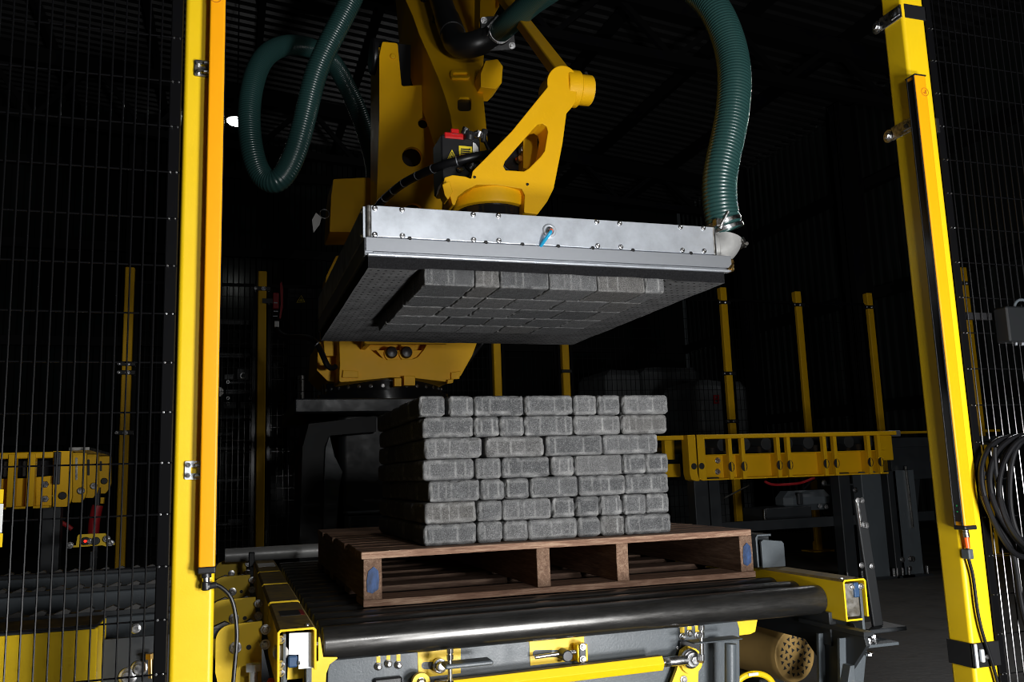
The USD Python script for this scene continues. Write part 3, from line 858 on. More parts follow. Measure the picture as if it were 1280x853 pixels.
# wrist: hub, triangular bracket with a window, pivot stub and link
HC = np.array([.592, .66, 1.86])
t.part('tool_flange', lathe((HC[0], HC[1], 1.629), (0, 0, 1), [(0, 0), (.15, 0), (.15, .04), (.132, .04), (.132, .22), (0, .22)], 56), 'black_gloss', smooth=40)
t.part('wrist_hub', lathe((HC[0], HC[1], 1.838), (0, 0, 1), [(.125, 0), (.150, .002), (.155, .008), (.155, .062), (.150, .078), (.12, .10), (0, .10)], 56), 'robot_yellow', smooth=40)
BR = [(556, 222), (566, 219), (582, 221), (589, 224), (591, 214), (604, 201), (640, 164)] + [(703 + 19 * math.cos(math.radians(a)), 103 - 21 * math.sin(math.radians(a))) for a in range(196, -8, -12)] + [(720, 126), (715, 134), (708, 142), (703, 180), (692, 236), (684, 252), (672, 268), (655, 266), (656, 244), (652, 236), (620, 231), (596, 231), (582, 238), (572, 246), (567, 262), (564, 250), (561, 238), (552, 238)]
WIN = [(629, 208), (631, 202), (648, 182), (666, 162), (672, 156), (678, 154.5), (683, 158), (685, 165), (681, 189), (676, 196), (661, 211), (655, 214.5), (632, 213)]
br = t.part('wrist_bracket', plate(BR, .10, y=.50, holes=[WIN], rnd=.006), 'robot_yellow')
t.part('wrist_rib', plate([(668, 240), (690, 240), (672, 268), (656, 266)], .05, y=.54), 'robot_yellow', under=br)
t.part('wrist_rear_plate', plate([(654, 168), (672, 160), (672, 205), (660, 212), (654, 210)], .08, y=.70), 'robot_yellow')
c = at(713, 111, y=.56)
t.part('pivot_stub', [cyl(c + (-.02, 0, .0), c + (.085, 0, 0), .060, 36, ch=.004), cyl(c + (-.03, 0, 0), c + (.03, 0, 0), .072, 36, ch=.004)], 'robot_yellow', smooth=40)
t.part('stub_screw', cyl(c + (.06, -.02, .058), c + (.06, -.02, .066), .008, 12), 'black_plastic')
la, lb = at(706, 98, y=.66), at(590, -56, y=3.1)
t.part('link_rod', [bar(la, lb, .07, .05, up=(0, -.6, .8), ch=.005)], 'robot_yellow')
t.part('link_eye', cyl(c + (-.07, .06, .0), c + (.0, .06, .0), .075, 32, ch=.004), 'robot_yellow', smooth=40)
for q, r in (((593, 222), .006), ((659, 231), .006), ((559, 238), .006)):
    c = at(*q, y=.50)
    t.part('bracket_screw', cyl(c, c + (0, -.006, 0), r * .8, 12), 'black_plastic', under=br)
t.part('bracket_lug', [plate([(553, 231), (562, 226), (566, 240), (560, 250), (556, 244)], .06, y=.47, rnd=.003)], 'robot_yellow', under=br)
# wrist motor with its plugs and labels
mo = t.part('wrist_motor', [box(at(552.5, 233, y=.66), at(600, 172, y=.66) + (0, .14, 0), .006)], 'black_plastic')
t.part('motor_cap', [box(at(556, 172, y=.655), at(582, 167, y=.655) + (0, .12, 0), .003), box(at(564, 168, y=.655), at(574, 161, y=.655) + (0, .05, 0), .003)], 'red', 'red motor cap', under=mo)
t.part('label_plate', box(at(574, 198, y=.657), at(590, 183.5, y=.657) + (0, .004, 0)), 'label_yellow', 'yellow printed label', under=mo)
ln = [box(at(576, y, y=.656), at(588 - (y % 3), y - .5, y=.656) + (0, .002, 0)) for y in (187, 189.5, 192, 194.5)]
t.part('label_print', ln + [box(at(586.5, 187.5, y=.656), at(588, 185.8, y=.656) + (0, .002, 0))], 'print_black', under=mo)
t.part('label_sticker', plate([(591, 178), (594.5, 179.5), (598, 185), (598.6, 193), (591, 193.5)], .004, y=.652), 'white_tag', 'white label', under=mo)
t.part('warning_triangle', plate([(565, 187), (571.6, 200), (558.6, 200)], .003, y=.657), 'label_yellow', 'yellow warning triangle', under=mo)
tri = lambda s, cy: [(565, cy - 8.2 * s), (565 + 6.4 * s, cy + 4.2 * s), (565 - 6.4 * s, cy + 4.2 * s)]
t.part('warning_border', plate(tri(.82, 195.9), .002, y=.6555, holes=[tri(.62, 195.9)]), 'print_black', under=mo)
t.part('warning_bolt', plate([(565.6, 192.2), (563.6, 196.3), (565, 196.2), (564.3, 199), (566.6, 195.2), (565.3, 195.3)], .002, y=.6555), 'print_black', under=mo)
for i, (a, b, r, q) in enumerate((((586, 176), (588, 165), .020, 'black_plastic'), ((579, 168), (583, 160), .012, 'black_plastic'), ((597, 172), (600, 164), .012, 'steel'), ((604, 178), (606, 162), .011, 'black_plastic'), ((586, 212), (592, 205), .02, 'black_plastic'), ((575, 214), (575.5, 211), .011, 'steel'))):
    pa, pb = at(*a, y=.66 - .012), at(*b, y=.64)
    t.part('motor_plug', [cyl(pa, pb, r, 16, ch=.003), cyl(pa * .4 + pb * .6, pb, r * 1.12, 6)], q, under=mo)
t.part('motor_lead', tube([at(a, b, y=.645) for a, b in ((590, 168), (598, 166), (604, 172), (608, 180), (613, 190))], .008, 10), 'cable')
t.part('motor_lead', tube([at(a, b, y=.72) for a, b in ((627, 205), (634, 212), (644, 218))], .007, 8), 'cable')
for q, r, mtn in (((651, 189), .013, 'steel'), ((648, 201), .014, 'brass'), ((653, 206), .010, 'steel'), ((652, 175), .010, 'brass')):
    c = at(*q, y=.74)
    t.part('air_valve', [cyl(c, c + (0, -.03, 0), r, 14, ch=.003), cyl(c + (0, 0, 0), c + (.012, -.02, .016), r * .7, 12)], mtn)
c = at(646, 199, y=.73)
t.part('valve_ring', cyl(c, c + (.004, -.01, .0), .008, 12), 'red_orange', 'small orange ring')
t.part('valve_body', box(at(630, 212, y=.76), at(656, 172, y=.76) + (0, .05, 0), .004), 'black_plastic')
# black cable conduit swinging across the arm, with white bands
cp = [at(a, b, y=y) for a, b, y in ((618, 193, .64), (602, 194.5, .60), (580, 199, .60), (555, 206, .64), (530, 216, .75), (505, 229, .9), (488, 242, 1.05), (474, 256, 1.2), (462, 280, 1.35))]
t.part('arm_conduit', tube(cp, .017, 14, .02), 'cable')
cps, _ = spline(cp, .01)
for i in range(18, len(cps) - 12, 11):
    dd = cps[i + 1] - cps[i - 1]; dd /= np.linalg.norm(dd)
    t.part('conduit_band', cyl(cps[i] - dd * .002, cps[i] + dd * .002, .0180, 14), 'anodised')
c = at(392, 438, y=2.45)
t.part('side_conduit', tube([at(a, b, y=y) for a, b, y in ((347, 412, 3.6), (356, 420, 3.4), (370, 421, 3.1), (384, 422, 2.7), (396, 430, 2.5), (405, 448, 2.42), (411, 459, 2.42), (420, 458, 2.44))], .016, 10), 'cable')
t.part('side_conduit', tube([at(a, b, y=y) for a, b, y in ((610, 424, 2.6), (600, 432, 2.5), (588, 448, 2.5), (582, 456, 2.55))], .014, 10), 'cable')
for a in ((396.5, 430), (404, 445), (409, 457)):
    c = at(*a, y=2.43)
    t.part('conduit_band', cyl(c + (-.002, 0, .002), c + (.002, 0, -.002), .018, 12), 'anodised')

t = T('robot_pedestal', 'dark grey steel pedestal under the yellow robot turret', 'pedestal', (RC[0], RC[1], 0))
zp = zb0
t.part('top_plate', box((RC[0] - .62, 2.30, zp - .075), (RC[0] + .62, 3.45, zp), .006), 'dark_paint')
t.part('column', profile_z(.02, zp - .075, rrect(RC[0] - .36, 2.55, RC[0] + .4, 3.3, .05)), 'dark_paint')
t.part('column_leg', plate([(404, 690), (405, 600), (407, 560), (412, 545), (418, 570), (428, 590), (424, 610), (418, 700), (404, 700)], .06, y=2.42), 'grey_paint')  # paler grey than the leg beside it: lit strip put into the colour
t.part('front_leg', plate([(372, 760), (378, 560), (386, 530), (470, 520), (470, 540), (412, 545), (405, 560), (404, 760)], .5, y=2.46), 'box_black')
t.part('foot_plate', box((RC[0] - .62, 2.30, 0), (RC[0] + .62, 3.45, .025), .004), 'dark_paint')

c = at(398, 276, y=2.6)
t = T('hanging_tag', 'small white tag hanging on a key ring beside the robot', 'tag', at(398, 288, y=2.6))
t.part('tag', plate([(395, 266), (402, 272), (399.5, 281), (392, 291), (390, 275)], .004, y=2.6), 'white_tag')
c = at(405.5, 267.5, y=2.6)
t.part('key_ring', sweep([c + .027 * np.array([math.cos(a), 0, math.sin(a)]) for a in np.linspace(0, 2 * math.pi, 25)], .0025, 8), 'steel')

# ------------------------------------------------------------------ roller conveyor under the pallet
t = T('roller_conveyor', 'roller conveyor with black steel rollers and yellow side covers under the pallet', 'conveyor', (.55, .6, 0))
RXA, RXB = -.138, 1.262
for k in range(17):
    y = -.25 + k * .112
    zc = .46
    r = t.part('roller', lathe((RXA, y, zc), (1, 0, 0), [(0, .0), (.030, 0), (.0385, .002), (.040, .006), (.040, RXB - RXA - .006), (.0385, RXB - RXA - .002), (.03, RXB - RXA), (0, RXB - RXA)], 40), 'roller_steel', 'black steel roller with a worn shine' if k == 0 else None, smooth=40)
    t.part('axle', cyl((RXA - .03, y, zc), (RXB + .02, y, zc), .01, 8), 'steel', under=r)
# left covers: folded yellow channels one behind another
LX0, LX1 = -.246, -.162
seg = [(-.385, .055), (.085, .505), (.535, .93), (.96, 1.44)]
for i, (a, b) in enumerate(seg):
    zt_ = .521 + .002 * (i > 0); zb_ = .395 if i == 0 else .43
    o = [(LX0, zb_), (LX0, zt_ - .006), (LX0 + .006, zt_), (LX1 - .006, zt_), (LX1, zt_ - .006), (LX1, zb_ + .035), (LX1 - .005, zb_ + .035), (LX1 - .005, zt_ - .008), (LX1 - .009, zt_ - .005), (LX0 + .009, zt_ - .005), (LX0 + .005, zt_ - .008), (LX0 + .005, zb_)]
    cv = t.part('left_cover', profile_y(a, b, o), 'yellow_dusty_shaded', 'folded yellow cover channel')
    if i == 0:
        t.part('cover_screw', screw((LX1 - .018, a + .03, zt_), (0, 0, 1), .006), 'steel', under=cv)
        t.part('sticker', box((LX0 + .018, a + .2, zt_), (LX1 - .018, a + .29, zt_ + .0006)), 'print_black', 'dark printed sticker', under=cv)
        t.part('sticker', box((LX1 - .018, a + .2, zt_), (LX1 - .008, a + .29, zt_ + .0006)), 'red_dark', 'small red sticker', under=cv)
    if i == 3:
        t.part('sticker', box((LX0 + .01, b - .30, zt_), (LX1 - .01, b - .14, zt_ + .0006)), 'white_tag', 'pale printed sticker', under=cv)
t.part('cover_end_bolt', box((LX0 - .02, 1.42, .50), (LX0 + .004, 1.45, .56), .003), 'dark_paint')
t.part('left_frame', [box((LX0 + .012, -.33, .30), (LX0 + .022, 1.55, .49)), box((LX1 - .02, -.36, .25), (LX1 - .008, 1.55, .50))], 'grey_paint')
P = lambda px, py, y: at(px, py, y=y)
t.part('end_plate', [plate([(361.5, 792), (393, 790.5), (394, 835), (373, 837), (373, 819), (361, 819)], .004, y=-.362)], 'galvanised', 'bright zinc plate in the open end of the cover')
t.part('end_upright', box(P(353.5, 860, -.372), P(357.5, 793, -.372) + (0, .02, 0)), 'grey_paint')
t.part('end_plug', box(P(360, 836, -.372), P(372, 820, -.372) + (0, .03, 0), .003), 'blue_plug', 'dark blue plastic block')
for q in ((351.5, 831), (352, 800), (351.5, 841)):
    t.part('end_bolt', bolt(P(*q, -.372), (-.4, -1, 0), .006, .008), 'steel')
t.part('end_bolt', cyl(P(372.5, 829, -.375), P(375, 829, -.375), .004, 8), 'steel')
t.part('end_bushing', cyl(P(351, 817, -.36), P(351, 817, -.36) + (0, .03, 0), .017, 20), 'worn_steel')
# yellow bracket under the left cover, carrying the front plate
t.part('left_bracket', plate([(398, 784), (398, 827), (360, 831), (358, 870), (406, 870), (408, 842), (412, 831), (424, 822), (404, 822)], .008, y=-.30, rnd=.002), 'yellow', 'yellow bracket plate')
t.part('bracket_screw', cyl(P(384, 846, -.30), P(384, 846, -.30) + (0, -.004, 0), .005, 10), 'print_black')
# right cover and frame end
RW0, RW1 = 1.262, 1.338
zt_ = .524; zb_ = .413
o = [(RW0, zb_), (RW0, zt_ - .006), (RW0 + .006, zt_), (RW1 - .006, zt_), (RW1, zt_ - .006), (RW1, zb_ + .008), (RW1 - .005, zb_ + .008), (RW1 - .005, zt_ - .008), (RW1 - .009, zt_ - .005), (RW0 + .009, zt_ - .005), (RW0 + .005, zt_ - .008), (RW0 + .005, zb_ + .005), (RW1 - .022, zb_ + .005), (RW1 - .022, zb_ - .028), (RW1 - .018, zb_ - .028), (RW1 - .018, zb_)]
rc = t.part('right_cover', profile_y(-.36, 1.5, o), 'yellow_dusty_shaded', 'folded yellow cover channel')
t.part('right_end_plate', box((RW0 + .010, -.352, zb_ + .010), (RW1 - .022, -.347, zt_ - .012)), 'worn_steel', 'dull zinc plate in the open end of the cover')
t.part('right_end_plug', box((RW0 + .037, -.358, zt_ - .05), (RW1 - .022, -.34, zt_ - .010), .002), 'blue_plug', 'dark blue plastic block')
t.part('end_bolt', bolt((RW1 - .014, -.355, zt_ - .022), (0, -1, 0), .006, .006), 'steel')
t.part('end_bolt', bolt((RW0 + .034, -.355, zt_ - .022), (0, -1, 0), .004, .006), 'steel')
t.part('cover_bolt', bolt((RW0 + .012, -.34, zt_), (0, 0, 1), .006, .004), 'steel', under=rc)
t.part('right_angle', [box((RW1 - .016, -.35, .335), (RW1 - .008, 1.4, zt_ - .03)), box((RW1 - .016, -.35, .335), (RW1 + .10, 1.4, .343))], 'grey_paint', 'grey steel angle bolted under the right cover')
t.part('right_frame', box((RW0 - .01, -.30, .34), (RW0 + .012, 1.5, .43)), 'dark_paint')
for y in (-.31, -.22):
    t.part('frame_hole', cyl((RW1 - .0165, y, .385), (RW1 - .019, y, .385), .012, 14), 'print_black')
for q in ((RW1 + .022, -.318), (RW1 + .072, -.28)):
    t.part('angle_bolt', bolt((q[0], q[1], .343), (0, 0, 1), .012, .014), 'steel')
t.part('angle_bolt', bolt((RW1 + .03, -.31, .316), (0, 0, -1), .010, .012), 'steel')
# support leg with gussets below the right cover
wx = RW0 - .005
WN = (-1, 0, 0)
t.part('leg_web', plate([(998, 778), (1080, 797), (1083, 808), (1052, 856), (1046, 875), (1026, 875), (1022, 822), (1001, 792)], .012, p0=(wx, 0, 0), n=WN), 'dark_paint', 'dark grey supporting web below the right cover')
for a, b in ((1022, 792), (1048, 798)):
    t.part('web_rib', plate([(a - 1.5, b), (a + 1.5, b + .5), (a + 2.5, 875), (a - .5, 875)], .03, p0=(wx - .02, 0, 0), n=WN), 'grey_paint')
t.part('leg', plate([(1084, 806), (1077, 880), (1049, 880), (1053, 857)], .10, y=-.30), 'grey_paint')
t.part('web_top', plate([(998, 773), (1080, 791), (1080, 797), (998, 778)], .03, p0=(wx - .01, 0, 0), n=WN), 'dark_paint')
t.part('leg', box((LX0 + .02, -.30, 0), (LX1 - .02, -.12, .40), .003), 'grey_paint')
t.part('leg', box((RW0, 1.2, 0), (RW1 - .03, 1.3, .42), .003), 'grey_paint')
t.part('leg', box((LX0 + .02, 1.2, 0), (LX1 - .02, 1.3, .40), .003), 'grey_paint')
t.part('floor_stop', plate([(1057, 870), (1063, 833), (1068, 832), (1071, 870)], .03, y=-.42), 'grey_paint')
# pallet guide at the right
t.part('side_guide', profile_y(.02, 1.35, [(1.243, .526), (1.243, .618), (1.250, .627), (1.30, .627), (1.30, .621), (1.252, .621), (1.249, .615), (1.249, .526)]), 'grey_paint', 'grey folded pallet guide')
t.part('guide_end', profile_y(.0, .008, [(1.249, .526), (1.249, .606), (1.258, .612), (1.325, .604), (1.332, .596), (1.332, .526)]), 'grey_paint')
t.part('guide_body', box((1.25, .03, .526), (1.298, 1.34, .618)), 'dark_paint')
# grey front plate and all that is bolted on it
FY = -.2
fp = t.part('front_plate', plate([(409, 890), (410, 838), (413, 829), (420, 824), (470, 816), (640, 800), (800, 787), (880, 778), (914, 774), (921, 776), (924, 786), (925, 890)], .008, y=FY, rnd=.002), 'grey_paint', 'grey painted front plate')
t.part('right_tab', plate([(880, 772), (948, 768), (944, 790), (938, 793), (922, 795), (918, 776)], .006, y=FY + .012), 'yellow', 'yellow bracket plate')
ta = t.part('slot_plate', plate([(522, 806), (576, 801), (576, 842), (523, 848)], .006, y=FY - .002, holes=[rrect(527, 828, 546, 837, 4)]), 'yellow', 'yellow slotted adjuster plate')
t.part('slot', plate(rrect(526, 827, 547, 838, 4), .002, y=FY + .004), 'print_black', 'dark slot', under=ta)
tb_ = t.part('slot_plate', plate([(661.5, 799), (730, 790), (730.5, 825), (663, 832.5)], .006, y=FY - .002, holes=[rrect(666, 813, 700, 822, 4)]), 'yellow', 'yellow slotted adjuster plate')
t.part('slot', plate(rrect(665, 812, 701, 823, 4), .002, y=FY + .004), 'print_black', 'dark slot', under=tb_)
t.part('tension_rod', cyl(P(669, 822, FY - .03), P(698, 818, FY - .03), .005, 14), 'steel', under=tb_)
t.part('tension_rod', cyl(P(712, 816, FY - .03), P(723, 815, FY - .03), .006, 6), 'steel', under=tb_)
c = P(705, 818.5, FY - .014)
t.part('shaft_end', cyl(c + (0, .014, 0), c + (0, -.028, 0), .0145, 24, ch=.002), 'dark_paint', under=tb_)
t.part('rod_block', box(P(717, 826, FY - .012), P(729, 803, FY - .012) + (0, -.03, 0), .002), 'yellow', under=tb_)
t.part('rod_plate', box(P(725, 826.5, FY - .045), P(732, 806, FY - .045) + (0, .006, 0), .001), 'dark_paint', under=tb_)
for py in (809, 824.5):
    t.part('rod_bolt', bolt(P(728.5, py, FY - .046), (0, -1, 0), .006, .007), 'steel', under=tb_)
c = P(549, 832, FY - .01)
t.part('shaft_end', lathe(c, (0, -1, 0), [(0, 0), (.0175, 0), (.0175, .012), (.014, .013), (.012, .010), (.012, .022), (.010, .026), (0, .028)], 28), 'steel', under=ta)
for px, py, sy in ((473, 833.5, 812), (485.5, 830, 811), (498, 831.5, 810), (852.5, 796, 776), (861.5, 792, 775), (871.5, 794.5, 774)):
    c = P(px, py, FY - .002)
    t.part('grease_nipple', lathe(c, (0, -1, 0), [(0, 0), (.0095, 0), (.0095, .003), (.007, .004), (.0065, .010), (.004, .011), (.004, .014), (0, .014)], 20), 'steel', under=fp)
    t.part('marker_strip', box(P(px - 2.3, py - 4, FY - .001), P(px + 2.3, sy, FY - .001) + (0, .004, 0)), 'yellow', 'yellow painted strip', under=fp)
# levelling clamps
def clamp(px, py0, py1, bx0, bx1, by0, by1, y):
    t.part('clamp_bolt', [cyl(P(px, py1, y), P(px, py0, y), .0055, 14), cyl(P(px, py0 + 5, y), P(px, py0 - 1, y), .0085, 6), cyl(P(px, by0 - 1, y), P(px, by0 - 7, y), .0085, 6), cyl(P(px, py1 + 3, y), P(px, py1 - 5, y), .009, 6)], 'steel')
    t.part('clamp_block', box(P(bx0, by1, y - .016), P(bx1, by0, y - .016) + (0, .05, 0), .003), 'grey_paint')
clamp(562.5, 812, 856, 557, 617, 826, 838, -.30)
clamp(876.5, 783, 823, 868, 929, 798, 806.5, -.30)
t.part('clamp_tip', cyl(P(876.5, 829, -.3), P(876.5, 823, -.3), .007, 6), 'brass')
t.part('clamp_post', cyl(P(913, 880, -.29), P(913, 805, -.29), .0155, 28), 'grey_paint', smooth=40)
# pusher: yellow hexagonal bar with a rod end on a yellow lever
ya = -.27
t.part('push_bar', [cyl(P(545, 862, ya), P(826, 828.5, ya), .021, 6)], 'yellow_dusty_shaded', 'yellow hexagonal push bar', smooth=False)
t.part('rod_end', [cyl(P(824, 829, ya), P(832, 828, ya), .008, 12), cyl(P(830, 828.5, ya), P(838, 827.5, ya), .0125, 6), cyl(P(836, 827.5, ya), P(858, 825.5, ya), .0125, 24)], 'steel')
c = P(866, 825, ya - .006)
re_ = t.part('rod_eye', lathe(c + (0, .02, 0), (0, -1, 0), [(0, 0), (.023, 0), (.025, .004), (.025, .012), (.021, .016), (.0185, .012), (.0185, .02), (.0165, .022), (0, .022)], 32), 'steel')
t.part('eye_bolt', bolt(c + (0, -.001, 0), (0, -1, 0), .0125, .014), 'steel', under=re_)
t.part('lever', plate([(830, 880), (846, 838), (852, 814), (860, 808), (871, 812), (874, 826), (871, 880)], .012, y=-.235, rnd=.003), 'yellow', 'yellow lever plate')
t.part('lever_washer', cyl(P(862, 826, -.236), P(862, 826, -.236) + (0, -.012, 0), .033, 28), 'yellow')
t.part('lever_bolt', bolt(P(854.5, 850, -.236), (0, -1, 0), .007, .008), 'steel')
t.part('pivot_housing', plate(rrect(850, 802, 880, 822, 2), .02, y=-.212), 'black_plastic')
t.part('pivot_housing', box(P(468, 870, -.215), P(503, 846, -.215) + (0, .02, 0), .004), 'black_plastic')
c = P(525, 852, -.23)
t.part('left_lever_eye', lathe(c, (0, -1, 0), [(.012, 0), (.022, 0), (.022, .015), (.012, .015)], 28), 'yellow')
t.part('left_lever_pin', bolt(c, (0, -1, 0), .010, .02), 'steel')
t.part('plate_bolt', bolt(P(848, 811, FY - .001), (0, -1, 0), .005, .005), 'steel')
t.part('lower_cross_beam', box((LX1, -.12, .06), (RW0, .0, .16), .004), 'dark_paint')

# drive motor at the right, gold painted, fan cover facing the viewer
mc = at(990, 819, y=.0)
t = T('drive_motor', 'gold painted electric motor with a pierced fan cover below the rollers', 'motor', mc - (0, 0, .08))
R_ = .083
ax = np.array([.12, -1, 0]) / math.hypot(.12, 1)
fc = t.part('fan_cover', lathe(mc, ax, [(R_, -.30), (R_, -.008), (R_ * .985, .004), (R_ * .94, .012), (R_ * .84, .015), (0, .016)], 48), 'gold_paint', smooth=40)
t.part('motor_body', lathe(mc, ax, [(0, -.62), (R_ * 1.05, -.62), (R_ * 1.05, -.29), (0, -.28)], 40), 'gold_paint', smooth=40)
x, y, d = frame_of(ax)
for ring, n, rr, s in ((0, 6, .020, .0125), (1, 12, .038, .0128), (2, 18, .056, .0120)):
    for k in range(n):
        a = 2 * math.pi * k / n + ring * .13
        cc = np.array([rr * math.cos(a), rr * math.sin(a)])
        tri_ = [cc + s * .62 * np.array([math.cos(a + b + (k % 2) * math.pi), math.sin(a + b + (k % 2) * math.pi)]) for b in (0, 2.094, 4.189)]
        t.part('vent_hole', plate2(tri_, .0008, mc + ax * .0166, x, y, ax), 'print_black', under=fc)
t.part('top_bolt', bolt(mc + (-.002, .02, R_), (0, 0, 1), .007, .008), 'black_plastic')
t.part('motor_foot', box((mc[0] - .09, .05, 0), (mc[0] + .02, .5, mc[2] - R_ * .9), .004), 'dark_paint')
t = T('curved_hose_guard', 'yellow curved guard with a white sticker low beside the motor', 'guard', at(944, 870, y=-.1))
gp = [at(a, b, y=-.1) for a, b in ((915, 875), (920, 856), (930, 846), (944, 842.5), (956, 845), (965, 853), (969, 872))]
t.part('guard_rim', tube(gp, .009, 10, .01), 'yellow')
t.part('sticker', box(at(936, 846, y=-.112), at(948, 841, y=-.112) + (0, .002, 0)), 'white_tag', 'white sticker')

# dark stop lever standing beside the right cover
t = T('stop_lever', 'tall dark flat steel lever standing beside the right conveyor cover', 'lever', (RW1 + .05, -.25, .343))
pa, pb = at(1097, 783, y=-.25), at(1073, 624, y=-.25)
t.part('bar', bar(pa, pb, .035, .012, up=(0, 1, 0), ch=.002), 'box_black')
t.part('top_strip', bar(pa * .22 + pb * .78 + (-.012, -.009, 0), pb + (-.012, -.009, -.002), .006, .006, up=(0, 1, 0)), 'steel')
for q in ((1072.5, 626), (1077, 626), (1079.5, 656), (1083, 657), (1077, 707), (1090, 708)):
    t.part('lever_bolt', bolt(at(*q, y=-.258), (0, -1, 0), .006, .006), 'steel')
t.part('foot', box(pa + (-.06, -.04, -.012), pa + (.07, .07, 0), .002), 'dark_paint')

# ------------------------------------------------------------------ chain conveyor on the left
t = T('chain_conveyor', 'chain conveyor with yellow rounded guide plates and dark toothed rails beside the rollers', 'conveyor', (-.8, .7, 0))
for i, (y, zt_) in enumerate(((-.15, .505), (.34, .505), (1.02, .505), (1.72, .505))):
    xl = -.376 if i == 0 else -.398
    o = [(xl, .40), (xl + .012, .35), (xl + .03, .30), (-.27, .30), (-.27, .508), (xl + .036, .507)] + [(xl + .034 - .034 * math.sin(a), .472 + .034 * math.cos(a)) for a in np.linspace(.2, 1.57, 7)]
    gp = t.part('guide_plate', profile_y(y, y + .012, o), 'yellow', 'yellow guide plate with a rounded corner')
    c = np.array([-.331, y, .452])
    t.part('guide_bolt', [lathe(c, (0, -1, 0), [(0, 0), (.0145, 0), (.0145, .003), (.011, .004), (0, .004)], 24), bolt(c + (0, -.004, 0), (0, -1, 0), .0075, .006, False)], 'steel', under=gp)
    t.part('guide_hole', cyl((-.300, y - .0008, .450), (-.300, y + .002, .450), .006, 14), 'print_black', under=gp)
    for z in (.49, .455):
        t.part('side_bolt', [bolt((-.262, y - .01, z), (0, -1, 0), .008, .008), cyl((-.275, y - .006, z), (-.25, y - .006, z), .005, 8)], 'steel', under=gp)
    x0 = -3.2 if i else -.41
    if i:
        t.part('rail', [box((x0, y - .03, .38), (-.40, y + .03, .485), .003)], 'grey_paint', 'dark grey rail')
    t.part('chain_guide', box((x0, y + .012, .475), (-.27, y + .05, .497)), 'dark_paint')
    teeth = []
    n = 42 if i else 2
    for k in range(n):
        xk = (-.29 - k * .0605)
        teeth.append(profile_y(y + .016, y + .040, [(xk, .494), (xk + .006, .505), (xk - .006, .511), (xk - .036, .499), (xk - .040, .494)]))
    for tm in teeth:
        t.part('chain_tooth', tm, 'cast_dark')
t.part('end_frame', box((-.67, .02, .10), (-.42, .03, .47)), 'dark_paint', 'dark grey end plate')
for q, r in (((170, 785.5), .014), ((174, 836), .020), ((160, 846), .022)):
    t.part('frame_bolt', [lathe(at(*q, y=.02), (0, -1, 0), [(0, 0), (r, 0), (r, .004), (r * .8, .006), (r * .6, .006), (r * .6, .012), (0, .012)], 20)], 'steel')
for px in (188.5,):
    t.part('levelling_screw', [cyl(at(px, 848, y=-.02), at(px, 822, y=-.02), .006, 12), cyl(at(px, 824, y=-.02), at(px, 817, y=-.02), .013, 6)], 'brass')
t.part('levelling_screw', [cyl((-.29, -.19, .355), (-.29, -.19, .405), .010, 16), cyl((-.29, -.19, .402), (-.29, -.19, .418), .019, 6)], 'galvanised', 'zinc levelling screw with a hexagon head')
t.part('cable_gland', [cyl((-.262, -.24, .355), (-.245, -.22, .38), .014, 14), cyl((-.285, -.26, .33), (-.262, -.24, .355), .011, 12)], 'red_orange', 'orange cable gland')
for y in (.34, 1.02, 1.72):
    t.part('leg', box((-1.2, y - .03, 0), (-1.12, y + .03, .38)), 'dark_paint')
    t.part('leg', box((-.50, y - .03, 0), (-.44, y + .03, .38)), 'dark_paint')
t = T('yellow_side_guard', 'yellow folded sheet guard behind the mesh at the lower edge of the chain conveyor', 'guard', (-1.2, -.1, .24))
gx = at(120, 780, y=-.1)[0]
t.part('front_sheet', box((-2.4, -.1, .10), (gx, -.092, .515), .002), 'yellow')
t.part('top_fold', box((-2.4, -.1, .513), (gx, .10, .520), .002), 'dark_paint', 'dark folded top edge')
t.part('end_sheet', box((gx - .004, -.1, .10), (gx + .004, .06, .517), .002), 'yellow')
for y, a, b in ((-.1, -.46, .30),):
    pass
# silver bar behind, across the ends of the conveyors
single('cross_bar', [cyl((-.36, 1.66, .535), (.2, 1.66, .535), .030, 28)], 'cast', 'dull silver round bar across the far end of the chain conveyor', 'bar')

# ------------------------------------------------------------------ gate posts, light barriers, mesh
PY = -.6
LPX, RPX, PWD = -.456, 1.4465, .079
def post(name, x0, label, z1=3.2):
    t = T(name, label, 'post', (x0 + PWD / 2, PY + PWD / 2, 0))
    t.part('tube', profile_z(0, z1, rrect(x0, PY, x0 + PWD, PY + PWD, .010, 6)), 'yellow', smooth=40)
    t.part('foot_plate', box((x0 - .03, PY - .03, 0), (x0 + PWD + .03, PY + PWD + .03, .012), .003), 'yellow')
    return t
lpost = post('guard_post', LPX, 'bright yellow square post carrying an orange light barrier beside the left mesh panel')
rpost = post('guard_post', RPX, 'yellow square post with black straps and steel clips beside the hanging cable coil')
